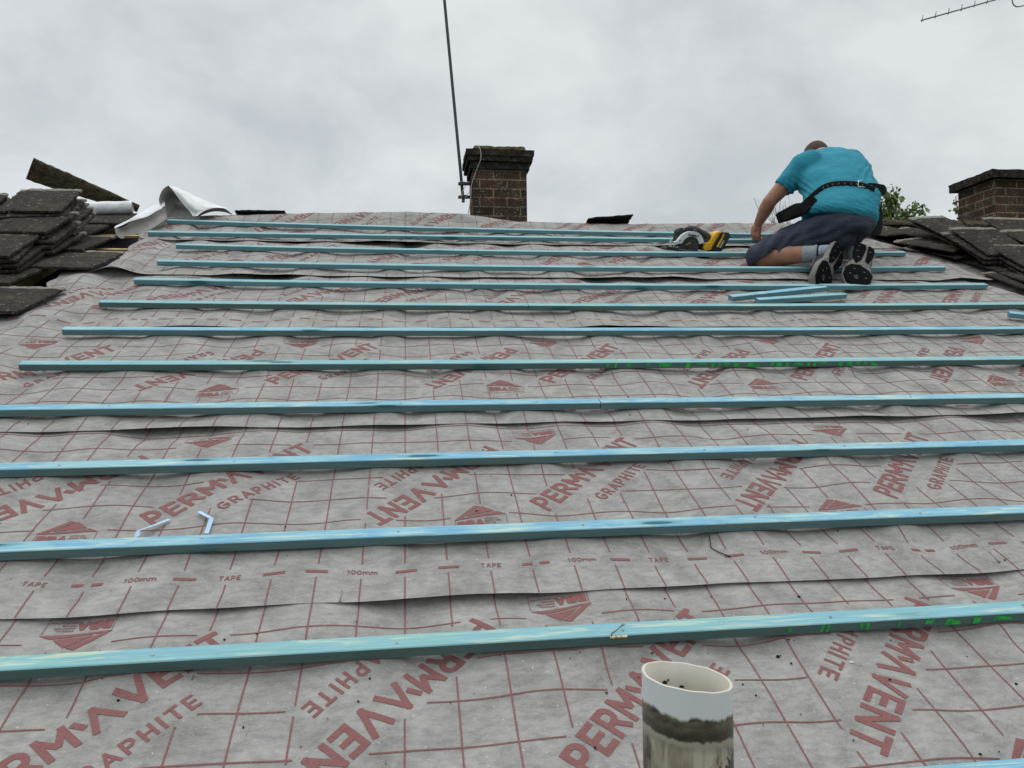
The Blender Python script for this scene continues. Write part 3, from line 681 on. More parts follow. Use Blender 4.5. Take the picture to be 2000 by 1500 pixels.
# big angle ridge tile lying loose on the left, pointing up
def angle_ridge():
    a = at(62, 318, 5.1); b_ = at(272, 404, 5.45); x = (b_-a).normalized(); vis = (CAM-a).normalized()
    nrm = (vis - x*vis.dot(x)).normalized(); y = nrm.cross(x); y = y if y.z > 0 else -y
    L = (b_-a).length; V = []; Fc = []; nl = 40; nw = 8
    prof = []
    for k in range(nw+1):
        t = k/nw; prof.append((-.035-.075*(t)*1.0, .0+.03*t) if False else (.0, 0))
    prof = [(.022, -.10), (.026, -.05), (.03, -.01), (.02, .004), (.0, .006), (-.03, .002), (-.06, -.004), (-.10, -.016), (-.10, -.034), (-.05, -.024), (.0, -.014), (.012, -.02), (.008, -.10)]
    for j in range(nl+1):
        p = a + x*L*j/nl; tp = 1.15-.75*(j/nl)**1.5
        for (py, pn) in prof:
            q = noise.noise(Vector((j*.5, py*60, pn*60)))*.005
            V.append(p + y*(py+q)*tp + nrm*(pn+q))
    m_ = len(prof)
    for j in range(nl):
        for k in range(m_): c_ = j*m_+k; d_ = j*m_+(k+1) % m_; Fc.append((c_, d_, d_+m_, c_+m_))
    Fc.append(tuple(range(m_))); Fc.append(tuple(range(nl*m_+m_-1, nl*m_-1, -1)))
    o0 = a.copy(); me = mesh('ridge_tile', [v-o0 for v in V], Fc, False)
    bm = bmesh.new(); bm.from_mesh(me); me2 = bm_mesh('ridge_tile', bm); o = obj('ridge_tile', me2, M_MOSS, label='long mossy angled ridge tile propped up into the sky at the far left', category='ridge tile'); o.location = o0
angle_ridge()

# old battens showing between the stripped tiles
for u0, u1, v, lab in ((-2.6, -1.4, 4.62, 'old pale batten bared between tile ends on the left'), (-2.6, -1.45, 4.98, 'old dark batten under the highest left tiles')):
    bm = bmesh.new(); box(bm, ((u1-u0)/2, 0, 0), (u1-u0, .03, .014), None, .001); o = obj('old_batten', bm_mesh('old_batten', bm), M_OLDWOOD, label=lab, category='batten')
    o.matrix_world = Matrix.Translation(roof(u0, v, -.035)) @ RM.to_4x4()
# rolled remnant of membrane
a = at(150, 409, 5.02); b_ = at(259, 406, 5.12)
bm = bmesh.new(); x, y, z = frame(b_-a); V = []; nl = 16
for j in range(nl+1):
    for k in range(61):
        th = k/60*math.pi*4.6; r_ = .047-.0022*th/1.0*.9 + .0015*math.sin(j*.9+th*.5)
        V.append((a + (b_-a)*j/nl + (x*math.cos(th+1.2)+y*math.sin(th+1.2))*r_ + z*.004*math.sin(th*1.3)*(j == nl)) - a)
me = mesh('roll', V, [(j*61+k, j*61+k+1, (j+1)*61+k+1, (j+1)*61+k) for j in range(nl) for k in range(60)], True)
o = obj('membrane_roll', me, M_WHITE, label='white rolled remnant of membrane lying on the left tiles', category='membrane roll'); o.location = a

# ------------------------------------------------------------------ curled flap of the top sheet
def loft(curves, name, mats, parent, subdiv=2, mi=None):
    # curves: lists of equal numbers of (px,py,Z); Catmull-Rom both ways
    C_ = [[at(*p) for p in c] for c in curves]
    def cr1(P, t):
        n = len(P)-1; i = min(int(t*n), n-1); f = t*n-i; p0, p1, p2, p3 = P[max(i-1, 0)], P[i], P[i+1], P[min(i+2, n)]
        return .5*((2*p1)+(-p0+p2)*f+(2*p0-5*p1+4*p2-p3)*f*f+(-p0+3*p1-3*p2+p3)*f**3)
    n1_, n2_ = (len(C_)-1)*8, (len(C_[0])-1)*8; V = []
    rows = [[cr1(c, k/n2_) for k in range(n2_+1)] for c in C_]
    for j in range(n1_+1):
        for k in range(n2_+1): V.append(cr1([r_[k] for r_ in rows], j/n1_))
    me = mesh(name, V, [(j*(n2_+1)+k, j*(n2_+1)+k+1, (j+1)*(n2_+1)+k+1, (j+1)*(n2_+1)+k) for j in range(n1_) for k in range(n2_)], True)
    o = obj(name, me, mats, parent)
    if parent: o.matrix_parent_inverse = parent.matrix_world.inverted()
    return o
bpy.context.view_layer.update()
s6 = sheets[6]
# grey inner face of the raised peak
loft([[(326, 424, 5.02), (321, 412, 5.0), (312, 398, 5.0), (311, 386, 5.0), (318, 370, 5.02), (329, 362, 5.06)],
      [(340, 424, 5.08), (333, 412, 5.09), (330, 398, 5.12), (328, 386, 5.10), (330, 373, 5.08), (332, 364, 5.08)],
      [(358, 424, 5.05), (348, 411, 5.13), (346, 398, 5.10), (342, 386, 5.13), (338, 376, 5.08), (334, 367, 5.07)],
      [(378, 424, 5.02), (371, 413, 5.03), (362, 403, 5.03), (353, 392, 5.04), (344, 380, 5.05), (335, 368, 5.06)]], 'raised_flap', M_MEMG, s6)
# white folded-back underside
loft([[(329, 362, 5.06), (340, 374, 5.04), (353, 391, 5.02), (366, 407, 5.0), (380, 422, 4.98)],
      [(345, 366, 5.10), (358, 380, 5.03), (370, 396, 4.99), (382, 409, 4.98), (392, 414, 5.0)],
      [(370, 377, 5.17), (382, 388, 5.09), (393, 399, 5.05), (402, 406, 5.05), (408, 408, 5.07)],
      [(400, 391, 5.24), (410, 396, 5.19), (418, 402, 5.15), (424, 405, 5.14), (428, 406, 5.15)],
      [(428, 403, 5.30), (434, 404, 5.27), (438, 405, 5.24), (442, 406, 5.22), (445, 408, 5.22)]], 'folded_back_flap', M_WHITE, s6)
loft([[(382, 425, 5.03), (395, 414, 5.06), (410, 408, 5.1), (425, 405, 5.16), (440, 408, 5.22), (453, 418, 5.25)],
      [(384, 426, 5.1), (397, 419, 5.2), (412, 414, 5.25), (426, 413, 5.3), (441, 415, 5.33), (454, 420, 5.35)]], 'raised_hem', M_MEMG, s6)
# long curled edge on the left, white above and grey within
loft([[(223, 446, 4.70), (236, 441, 4.73), (256, 432, 4.80), (285, 421, 4.88), (305, 411, 4.95), (322, 402, 5.0)],
      [(226, 441, 4.76), (246, 432, 4.79), (272, 420, 4.87), (295, 411, 4.94), (308, 403, 4.99), (322, 397, 5.03)],
      [(234, 440, 4.82), (252, 429, 4.88), (275, 414, 4.95), (293, 404, 5.0), (306, 397, 5.04), (320, 393, 5.07)]], 'curled_edge', M_WHITE, s6)
loft([[(224, 445, 4.705), (240, 443, 4.735), (262, 430, 4.81), (287, 423, 4.88), (306, 412, 4.95), (322, 404, 5.0)],
      [(227, 458, 4.69), (246, 452, 4.77), (268, 443, 4.84), (290, 434, 4.90), (308, 424, 4.95), (325, 416, 5.0)],
      [(237, 466, 4.70), (254, 461, 4.76), (273, 455, 4.81), (293, 447, 4.85), (309, 437, 4.89), (325, 427, 4.94)],
      [(250, 464, 4.76), (262, 462, 4.80), (278, 456, 4.85), (296, 450, 4.87), (311, 440, 4.90), (327, 430, 4.95)]], 'curled_inner_face', M_MEMG, s6)
loft([[(223, 446, 4.71), (225, 456, 4.71), (232, 464, 4.73), (240, 467, 4.76)],
      [(235, 446, 4.80), (236, 454, 4.82), (240, 461, 4.82), (246, 465, 4.80)],
      [(240, 443, 4.86), (243, 452, 4.88), (248, 459, 4.86), (254, 463, 4.82)]], 'curled_mouth', M_MEMG, s6)

# ------------------------------------------------------------------ chimneys
def brick_box(name, x0, x1, y0, y1, z0, z1, parent, org, off=0., mat=None, jit=.003):
    # closed shaft, UVs in metres running round the shaft so that courses meet at the corners
    bm = bmesh.new(); uvl = bm.loops.layers.uv.new('UVMap'); w, d, h = x1-x0, y1-y0, z1-z0
    cs = [(x0, y0), (x1, y0), (x1, y1), (x0, y1)]; st = [0, w, w+d, 2*w+d, 2*w+2*d]
    for i in range(4):
        a, b_ = cs[i], cs[(i+1) % 4]; L = st[i+1]-st[i]; nu = max(2, int(L/.05)); nv = max(1, int(h/.0375))
        g = [[None]*(nu+1) for _ in range(nv+1)]
        nx, ny = (b_[1]-a[1])/L, -(b_[0]-a[0])/L
        for j in range(nv+1):
            for k in range(nu+1):
                p = Vector((a[0]+(b_[0]-a[0])*k/nu, a[1]+(b_[1]-a[1])*k/nu, z0+h*j/nv)); q = noise.noise(p*13)*jit*(0 < k < nu)
                g[j][k] = bm.verts.new(p+Vector((nx*q, ny*q, 0)))
        for j in range(nv):
            for k in range(nu):
                f = bm.faces.new((g[j][k], g[j][k+1], g[j+1][k+1], g[j+1][k]))
                for l, (kk, jj) in zip(f.loops, ((k, j), (k+1, j), (k+1, j+1), (k, j+1))): l[uvl].uv = (st[i]+off+L*kk/nu, z0+h*jj/nv+20.*.075)
    for z in (z0, z1):
        f = bm.faces.new([bm.verts.new((*c, z)) for c in (cs if z == z1 else cs[::-1])])
    me = bpy.data.meshes.new(name); bm.to_mesh(me); bm.free(); return obj(name, me, mat or M_BRICK, parent)
def rough_slab(name, x0, x1, y0, y1, z0, z1, parent, mat, amp=.008, taper=0., top=None):
    bm = bmesh.new(); bmesh.ops.create_cube(bm, size=1)
    bmesh.ops.subdivide_edges(bm, edges=bm.edges[:], cuts=14, use_grid_fill=True)
    for v in bm.verts:
        t = v.co.z+.5; s_ = 1-taper*t
        p = Vector(((x0+x1)/2+v.co.x*(x1-x0)*s_, (y0+y1)/2+v.co.y*(y1-y0)*s_, z0+(z1-z0)*t))
        q = noise.noise_vector(p*11)*amp + noise.noise_vector(p*31)*amp*.6; v.co = p+q
    return obj(name, bm_mesh(name, bm), mat, parent)
ch = empty('chimney', (0, 0, 0), label='small dark brick chimney stack with aerial mast behind the middle of the ridge', category='chimney')
Zc = 6.3; A_ = at(925, 440, Zc); B_ = at(1032, 440, Zc); zc = lambda y: at(980, y, Zc).z
ch.location = (A_.x, A_.y, A_.z-1.3); cx0, cx1, cy0 = 0, B_.x-A_.x, 0; dz = -ch.location.z; cy1 = .36
top_b = zc(329)+dz
n_c = round(top_b/.075); top_b = n_c*.075; ch.location.z = zc(329)-top_b; dz = -ch.location.z
brick_box('shaft', cx0, cx1, cy0, cy1, 0, top_b, ch, ch.location, off=.05)
zz = lambda y: zc(y)+dz
brick_box('corbel_course', cx0-.022, cx1+.022, cy0-.022, cy1+.022, top_b+.0005, zz(315), ch, ch.location, .11, M_CAP)
rough_slab('corbel_course', cx0-.046, cx1+.046, cy0-.046, cy1+.046, zz(315)+.0008, zz(305), ch, M_CAP, .004)
rough_slab('cap', cx0-.058, cx1+.058, cy0-.058, cy1+.058, zz(305)+.001, zz(293), ch, M_CAP, .007)
rough_slab('flaunching', cx0-.01, cx1+.01, cy0-.01, cy1+.01, zz(294), zz(282), ch, M_FLAU, .009, .10)
# right chimney
ch2 = empty('chimney', (0, 0, 0), label='broad dark brick chimney cut by the right edge of the photo', category='chimney')
Zr = 7.0; A2 = at(1943, 440, Zr); ch2.location = (A2.x, A2.y, A2.z-1.6); d2 = -ch2.location.z
z2 = lambda y: at(1943, y, Zr).z+d2
tb = round(z2(349)/.075)*.075; ch2.location.z = at(1943, 349, Zr).z-tb; d2 = -ch2.location.z
brick_box('shaft', 0, .9, 0, .46, 0, tb, ch2, None, .1)
rough_slab('cap', -.062, .962, -.055, .515, tb+.001, z2(333), ch2, M_CAP, .008)
rough_slab('flaunching', .05, .85, .05, .41, z2(333)-.004, z2(333)+.04, ch2, M_FLAU, .01, .3)

# aerial mast strapped to the chimney
mast = empty('aerial_mast', at(905, 395, 6.3), label='tall thin dark mast leaning beside the middle chimney', category='mast')
def mpart(name, bm, mat, parent=mast, smooth=False):
    o = obj(name, bm_mesh(name, bm, smooth), mat, parent); o.matrix_parent_inverse = Matrix.Translation(-Vector(parent.location)); return o
bm = bmesh.new(); tube(bm, [at(905, 395, 6.32), at(899, 330, 6.34), at(868, 0, 6.45), at(858, -110, 6.5)], .0125, 12); mpart('pole', bm, M_DMETAL)
for y in (359, 385):
    bm = bmesh.new(); a, b_ = at(895, y, 6.30), at(921.5, y, 6.36)
    x_ = (b_-a); Mx = Matrix.Translation((a+b_)/2) @ Matrix((x_.normalized(), Vector((0, 1, 0)), Vector((0, 0, 1)))).transposed().to_4x4()
    box(bm, (0, .0, 0), (x_.length, .03, .022), Mx, .002); mpart('bracket', bm, M_DMETAL)
    bm = bmesh.new(); c_ = at(903 if y < 370 else 906, y, 6.27); tube(bm, [c_+Vector((-.03, 0, .01)), c_+Vector((-.015, -.022, .01)), c_+Vector((.015, -.022, .01)), c_+Vector((.03, 0, .01))], .004, 8); mpart('clamp_bolt', bm, M_ALU)
bm = bmesh.new(); a = at(920.3, 372, 6.36); box(bm, a, (.012, .035, .14), None, .001); mpart('wall_plate', bm, M_DMETAL)
bm = bmesh.new(); tube(bm, [at(910, 362, 6.28), at(903, 374, 6.27), at(901, 386, 6.27), at(905, 393, 6.27)], .003, 6); tube(bm, [at(917, 374, 6.28), at(911, 383, 6.28), at(906, 393, 6.28)], .003, 6); mpart('wire_tail', bm, M_CABLE)
bm = bmesh.new(); tube(bm, [at(934, 283, 6.22), at(938, 292, 6.215), at(939.5, 302, 6.21), at(939, 312, 6.21), at(933, 326, 6.26), at(926, 345, 6.27), at(920.5, 362, 6.29), at(919.5, 385, 6.29), at(917, 405, 6.3), at(913, 424, 6.32), at(910, 440, 6.4)], .0035, 8)
obj('aerial_cable', bm_mesh('aerial_cable', bm), M_CABLE, label='thin pale cable hanging down the left side of the middle chimney', category='cable')

# yagi aerial, top right, carried by a mast beyond the frame
ae = empty('television_aerial', at(2090, 330, 7.1), label='comb shaped television aerial entering the top right corner', category='aerial')
def apart(n, bm): o = obj(n, bm_mesh(n, bm), M_ALU, ae); o.matrix_parent_inverse = Matrix.Translation(-Vector(ae.location))
P0, P1 = at(1799, 40, 6.9), at(2092, -42, 7.1); bm = bmesh.new(); tube(bm, [P0, P1], .0065, 8); apart('boom', bm)
for k in range(11):
    x = 1801+25*k; c_ = P0+(P1-P0)*((x-1799)/293); bm = bmesh.new(); dx = at(x+3.2, 0, 6.9)-at(x, 0, 6.9)
    d_ = Vector((0, -.12, .0)); up = (at(x+2, 20, 6.9)-at(x, 30, 6.9))
    tube(bm, [c_-up*.35, c_+up*.95], .004, 6); apart('element', bm)
bm = bmesh.new(); q = [(1976, -26), (1976.5, -4), (1977.5, 5), (1980, 10), (1985, 13), (1990, 13), (2006, 9.5), (2030, 4), (2036, 0), (2037, -10), (2035, -40), (2028, -44), (1990, -34), (1978, -31)]
tube(bm, [at(*p, 7.0) for p in q]+[at(*q[0], 7.0)], .0055, 8); apart('folded_dipole', bm)
bm = bmesh.new(); tube(bm, [at(2090, 350, 7.12), at(2092, -60, 7.12)], .014, 10); apart('pole', bm)

# ------------------------------------------------------------------ trees behind the roof
M_BARK = simple('bark', (.10, .085, .06), .9, .3, 40)
m = Mat('leaf', .55, .35); co = m.coord('Object', (1, 1, 1)); m.color(m.ramp(m.noise(co, 6, 4), [(.3, (.07, .14, .035)), (.7, (.20, .28, .08))])); m.b.inputs['Subsurface Weight'].default_value = 0; M_LEAF = m.m
def leaf(bm, p, d, size, rnd):
    d = d.normalized(); s_ = d.cross(Vector((rnd.uniform(-1, 1), rnd.uniform(-1, 1), rnd.uniform(-.3, 1)))).normalized(); nn = d.cross(s_)
    pts = [(0, 0, 0), (.25, .24, .05), (.6, .28, .02), (1, 0, -.12), (.6, -.28, .02), (.25, -.24, .05)]
    v = [bm.verts.new(p + d*a*size + s_*b_*size + nn*c_*size) for a, b_, c_ in pts]; mid = bm.verts.new(p+d*.55*size-nn*.05*size)
    for i in range(6): bm.faces.new((v[i], v[(i+1) % 6], mid))
def tree(name, label, base, limbs, leafsize, dens, seed, spread):
    t = empty(name, base, label=label, category='tree'); rnd = random.Random(seed)
    bt = bmesh.new(); bl = bmesh.new()
    for limb in limbs:
        P = [Vector(p) for p, r_ in limb]; Rr = [r_ for p, r_ in limb]; tube(bt, P, Rr, 8)
        for i in range(len(P)-1):
            if Rr[i] > .03: continue
            L = (P[i+1]-P[i]).length; nn = int(L*dens)
            for k in range(nn):
                q = P[i].lerp(P[i+1], rnd.random()); dv = Vector((rnd.gauss(0, 1), rnd.gauss(0, 1), rnd.gauss(-.1, .7))).normalized()
                st = q+dv*rnd.random()**.6*spread; tube(bt, [q, (q+st)/2+Vector((0, 0, .01)), st], [.003, .002, .0015], 4, False)
                for _ in range(rnd.randint(1, 3)):
                    leaf(bl, st+Vector((rnd.gauss(0, .015), rnd.gauss(0, .015), rnd.gauss(0, .015))), Vector((rnd.gauss(0, .6), rnd.gauss(0, .6), -1+rnd.gauss(0, .4))), leafsize*rnd.uniform(.7, 1.2), rnd)
    for n_, b_, mt in (('trunk', bt, M_BARK), ('crown', bl, M_LEAF)):
        me = bpy.data.meshes.new(n_); b_.to_mesh(me); b_.free(); o = obj(n_, me, mt, t); o.matrix_parent_inverse = Matrix.Translation(-Vector(base))
Zt = 9.0
bt0 = at(1745, 470, Zt); g0 = Vector((bt0.x, bt0.y+.3, GZ))
tree('leafy_tree', 'green leafy treetop showing over the ridge just right of the man', g0,
     [[(g0, .11), (g0.lerp(bt0, .5)+Vector((.1, 0, 0)), .08), (bt0, .05)],
      [(bt0, .05), (at(1738, 435, Zt), .026), (at(1735, 400, Zt), .015), (at(1729, 365, Zt), .006)],
      [(bt0, .04), (at(1752, 440, Zt), .02), (at(1752, 420, Zt), .012), (at(1748, 395, Zt), .008), (at(1745, 368, Zt), .004)],
      [(bt0, .04), (at(1760, 432, Zt), .018), (at(1776, 416, Zt), .012), (at(1800, 402, Zt), .004)],
      [(bt0, .04), (at(1722, 440, Zt), .02), (at(1716, 420, Zt), .012), (at(1722, 398, Zt), .004)]], .062, 170, 4, .10)
bt1 = at(1880, 470, 9.5); g1 = Vector((bt1.x, bt1.y, GZ))
tree('leafy_tree', 'small spray of leaves peeping out left of the right chimney', g1, [[(g1, .06), (bt1, .04)], [(bt1, .03), (at(1874, 430, 9.5), .012), (at(1868, 395, 9.5), .005), (at(1866, 384, 9.5), .003)]], .055, 60, 9, .06)
# bare twigs seen under the man's arm
g2 = at(1530, 520, 7.6); tw = empty('bare_shrub', (g2.x, g2.y, GZ), label='bare dead twigs seen beneath the man\'s arm', category='shrub')
bm = bmesh.new(); rnd = random.Random(11); root = Vector((g2.x, g2.y, GZ)); tube(bm, [root, root.lerp(g2, .6), g2], [.03, .02, .012], 6)
for k in range(22):
    x1 = rnd.uniform(1478, 1568); y1 = rnd.uniform(380, 425); x0 = rnd.uniform(1500, 1560)
    p0, p2 = at(x0, 500, 7.6), at(x1, y1, 7.6+rnd.uniform(-.3, .3)); p1 = (p0+p2)/2+Vector((rnd.gauss(0, .04), 0, rnd.gauss(0, .03)))
    tube(bm, [g2, p0, p1, p2], [.006, .004, .003, .0012], 4)
    q = p1.lerp(p2, .4); tube(bm, [q, q+Vector((rnd.gauss(0, .05), 0, .1))], [.002, .001], 4)
p0 = at(1490, 470, 7.6)
tube(bm, [g2, p0, at(1482, 410, 7.6), at(1472, 386, 7.6)], [.006, .005, .003, .0015], 4)
o = obj('twigs', bm_mesh('twigs', bm), M_BARK, tw); o.matrix_parent_inverse = Matrix.Translation(-Vector(tw.location))

# ------------------------------------------------------------------ vent pipe
m = Mat('soil_pipe_plastic', .42, .5); co = m.coord('Object'); xyz = m.sep(co)
hgt = m.math('ADD', xyz[2], m.math('MULTIPLY', xyz[0], .12)); hgt = m.math('ADD', hgt, m.math('MULTIPLY', m.noise(m.coord('Object', (1, 1, .25)), 24, 6, .7), .030))
st = m.ramp(m.math('MULTIPLY_ADD', hgt, -4., 0.0), [(0., 0.), (1., 1.)])
white = m.ramp(m.noise(co, 12, 4), [(.3, (.66, .68, .70)), (.7, (.71, .73, .75))])
streak = m.noise(m.coord('Object', (34, 34, 5)), 1, 6, .65, .4); blot = m.noise(m.coord('Object', (1, 1, 2.4)), 30, 6, .75)
grime = m.mix(m.ramp(blot, [(.36, 0.), (.62, 1.)]), (.045, .038, .028), (.20, .175, .13))
dirty = m.mix(m.ramp(streak, [(.40, 0.), (.60, .95)]), (.50, .455, .37), (.17, .125, .085))
dirty = m.mix(m.ramp(m.noise(m.coord('Object', (8, 8, 3)), 2.2, 4, .6), [(.50, 0.), (.58, .95)]), dirty, (.06, .036, .024))
rb_ = m.math('ADD', m.noise(m.coord('Object', (20, 20, 9)), 1.6, 6, .7, .6), m.math('MULTIPLY', xyz[0], 3.2)); dirty = m.mix(m.ramp(rb_, [(.57, 0.), (.63, .95)]), dirty, (.05, .028, .018))
low = m.ramp(hgt, [(-1., 1.), (0., 0.)])
def band(a, b_, soft=.004):
    return m.math('MULTIPLY', m.math('SMOOTH_MIN', 1, m.math('MAXIMUM', m.math('MULTIPLY_ADD', hgt, -1/soft, -a/soft*-1), 0), .0), 1)
def below(h0, soft): # 1 where hgt < h0
    n = m.t.nodes.new('ShaderNodeMapRange'); n.inputs['From Min'].default_value = h0+soft; n.inputs['From Max'].default_value = h0-soft; m.t.links.new(hgt, n.inputs['Value']); return n.outputs[0]
c = m.mix(below(-.018, .002), white, grime)
c = m.mix(m.math('MULTIPLY', below(-.030, .006), .7), c, (.03, .022, .018))
c = m.mix(below(-.045, .0015), c, (.36, .33, .27))
c = m.mix(below(-.051, .003), c, m.mix(m.ramp(streak, [(.3, 0.), (.6, .7)]), (.40, .37, .31), (.12, .10, .075)))
c = m.mix(below(-.056, .004), c, dirty)
m.color(c).bump(blot, .12, .003); M_PIPE = m.m
M_PIN = simple('pipe_inside', (.60, .57, .50), .55, .12, 18)
PR = .0555; tc_ = at(1341, 1321, .962); pipe = empty('vent_pipe', (tc_.x, tc_.y, roof(0, onroof(1341, 1321)[1], 0).z), label='white plastic vent pipe with grimy lower half standing at the bottom of the photo', category='vent pipe')
base = roof(0, 0, 0); vp = (tc_.y)/math.cos(PITCH); zb = vp*math.sin(PITCH)-.03; pipe.location = (tc_.x, tc_.y, zb); hz = tc_.z-zb
V = []; Fc = []; ns = 72; rings = 40
def rim(a, r_): return hz - .12*r_*math.cos(a) - .06*r_*math.sin(a)*0 + .0006*math.sin(a*3+.5)+.0003*math.sin(a*11)
for k in range(ns):
    a = 2*math.pi*k/ns
    for j in range(rings+1): z = rim(a, PR)*j/rings; r_ = PR*(1+.0*z); V.append((r_*math.cos(a), r_*math.sin(a), z-hz))
st_ = rings+1
for k in range(ns):
    for j in range(rings): a, b_ = k*st_+j, ((k+1) % ns)*st_+j; Fc.append((a, b_, b_+1, a+1))
o = obj('pipe_wall', mesh('pipe_wall', V, Fc, True), M_PIPE, pipe); o.location = (0, 0, hz)
V = []; Fc = []; ri = PR-.0036
for k in range(ns):
    a = 2*math.pi*k/ns
    for (r_, f) in ((PR, 0), (PR-.0008, .0005), (ri+.0008, .0005), (ri, 0)): V.append((r_*math.cos(a), r_*math.sin(a), rim(a, PR)+f-hz))
    for j in range(12): V.append((ri*math.cos(a), ri*math.sin(a), rim(a, PR)*(1-(j+1)/12)-hz))
for k in range(ns):
    for j in range(15): a, b_ = k*16+j, ((k+1) % ns)*16+j; Fc.append((a, a+1, b_+1, b_))
me = mesh('pipe_lining', V, Fc, True); o = obj('pipe_lining', me, M_PIN, pipe); o.location = (0, 0, hz)
M_CRUMB = simple('black_crumbs', (.012, .010, .009), .95, .4, 60)
def crumb(bm, p, s_, rnd):
    q = bmesh.ops.create_icosphere(bm, subdivisions=1, radius=1); M_ = Matrix.Translation(p) @ Matrix.Rotation(rnd.random()*6, 4, 'Z') @ Matrix.Diagonal((s_*rnd.uniform(.6, 1.5), s_*rnd.uniform(.5, 1), s_*rnd.uniform(.4, .8), 1))
    for v in q['verts']: v.co = v.co*(1+rnd.uniform(-.3, .3))
    bmesh.ops.transform(bm, matrix=M_, verts=q['verts'])
rnd = random.Random(5); bm = bmesh.new()
for dx, dz, s_ in ((-.012, .035, .003), (-.007, .037, .002), (.014, .022, .0038), (.012, .028, .003), (-.030, .002, .0016), (.022, -.01, .0014), (-.036, .005, .002), (.010, .017, .002)):
    a = math.acos(dx/ri); crumb(bm, (ri*.985*math.cos(a), ri*.985*math.sin(a), hz-.060+dz), s_, rnd)
o = obj('inner_grit', bm_mesh('inner_grit', bm), M_CRUMB, pipe); o['kind'] = 'stuff'

# ------------------------------------------------------------------ small litter on the membrane
def mz(i, u, v): return float(hfield(np.array([u]), np.array([v]), i, (SH[i][0], SH[i+1][0] if i < 6 else 9))[0])
def sheet_of(v):
    k = 1
    for i in SH:
        if v > SH[i][0]: k = i
    return k
bm = bmesh.new()
for x, y in [(1132, 1279), (1113, 1291), (1520, 1280), (1525, 1278), (1545, 1294), (1736, 1333), (1727, 1342), (1450, 1340), (1185, 1354), (1530, 1407), (1667, 1445), (1502, 1190), (1230, 1250), (1985, 1335), (1890, 1280), (1020, 1000), (678, 1040), (163, 1012), (690, 920), (1490, 1420), (640, 1405), (880, 1370), (200, 1330), (420, 1400), (1305, 905), (1770, 890), (1475, 870), (1130, 880), (560, 870), (300, 960), (1390, 1160)]+[(rnd.uniform(0, 2000), rnd.uniform(700, 1500)) for _ in range(70)]:
    u, v = onroof(x, y, -.008); i = sheet_of(v); crumb(bm, roof(u, v, mz(i, u, v)+.002), rnd.choice((.0013, .0018, .003)) if (x, y) != (1520, 1280) else .006, rnd)
obj('grit_crumbs', bm_mesh('grit_crumbs', bm), M_CRUMB, kind='stuff', label='black crumbs of moss and grit strewn over the membrane', category='debris')
M_CHIP = simple('pale_chips', (.75, .74, .70), .8, .1)
bm = bmesh.new()
for x, y in [(1662, 1300), (1776, 1291), (1305, 1135), (1870, 1130), (870, 1200), (1610, 1335)]+[(rnd.uniform(0, 2000), rnd.uniform(760, 1500)) for _ in range(80)]:
    u, v = onroof(x, y, -.008); i = sheet_of(v); crumb(bm, roof(u, v, mz(i, u, v)+.0015), rnd.choice((.0007, .001, .0013)) if x != 1662 else .003, rnd)
obj('pale_chips', bm_mesh('pale_chips', bm), M_CHIP, kind='stuff', label='tiny pale chips scattered on the membrane', category='debris')
def nail(x0, y0, x1, y1, lab, Ln=.04):
    a = onroof(x0, y0, 0); b_ = onroof(x1, y1, 0); i = sheet_of(a[1]); d = Vector((b_[0]-a[0], b_[1]-a[1], 0)).normalized()
    bm = bmesh.new(); tube(bm, [(0, 0, 0), (d.x*Ln, d.y*Ln, .006)], .0016, 8); tube(bm, [(0, 0, 0), (-d.x*.0015, -d.y*.0015, 0)], .0035, 10)
    o = obj('loose_nail', bm_mesh('loose_nail', bm), M_ALU, label=lab, category='nail', group='loose nails'); o.matrix_world = Matrix.Translation(roof(a[0], a[1], mz(i, *a)+.012)) @ RM.to_4x4()
nail(664, 1178, 668, 1162, 'loose galvanised nail at the lap edge left of centre', .03); nail(1950, 1101, 1934, 1088, 'loose galvanised nail on the lap near the right edge of the photo', .035)
def strap(pts, w, lab):
    P = [onroof(x, y, 0) for x, y, h in pts]; o0 = Vector((P[0][0], P[0][1], 0)); bm = bmesh.new(); pr = []
    PP = []
    for k in range(len(P)-1):
        for t in range(5): PP.append((P[k][0]+(P[k+1][0]-P[k][0])*t/5, P[k][1]+(P[k+1][1]-P[k][1])*t/5, pts[k][2]+(pts[k+1][2]-pts[k][2])*t/5))
    PP.append((P[-1][0], P[-1][1], pts[-1][2]))
    for k, (u, v, h) in enumerate(PP):
        a = PP[max(k-1, 0)]; b_ = PP[min(k+1, len(PP)-1)]; d = Vector((b_[0]-a[0], b_[1]-a[1], 0)).normalized(); s_ = Vector((-d.y, d.x, 0))*w/2
        z = mz(2, u, v)+.003+h; c_ = Vector((u, v, z))-o0
        pr.append([bm.verts.new(c_+s_+Vector((0, 0, .0))), bm.verts.new(c_-s_+Vector((0, 0, h*.3))), bm.verts.new(c_-s_-Vector((0, 0, .001-h*.3))), bm.verts.new(c_+s_-Vector((0, 0, .001)))])
    for k in range(len(pr)-1):
        for j in range(4): bm.faces.new((pr[k][j], pr[k][(j+1) % 4], pr[k+1][(j+1) % 4], pr[k+1][j]))
    bm.faces.new(pr[0]); bm.faces.new(pr[-1][::-1])
    o = obj('strap_scrap', bm_mesh('strap_scrap', bm), M_STRAP, label=lab, category='strap', group='cut scraps of pale blue packing strap'); o.matrix_world = Matrix.Translation(roof(o0.x, o0.y, 0)) @ RM.to_4x4()
M_STRAP = simple('pale_blue_strap', (.42, .60, .80), .4, .1, 20)
strap([(268, 1050, .012), (270, 1040, .014), (330, 1009, .004)], .011, 'straight scrap of pale blue strap lying against the batten, left')
strap([(388, 999, .004), (414, 1019, .010), (403, 1043, .004)], .010, 'kinked scrap of pale blue strap behind the batten, right of the straight one')
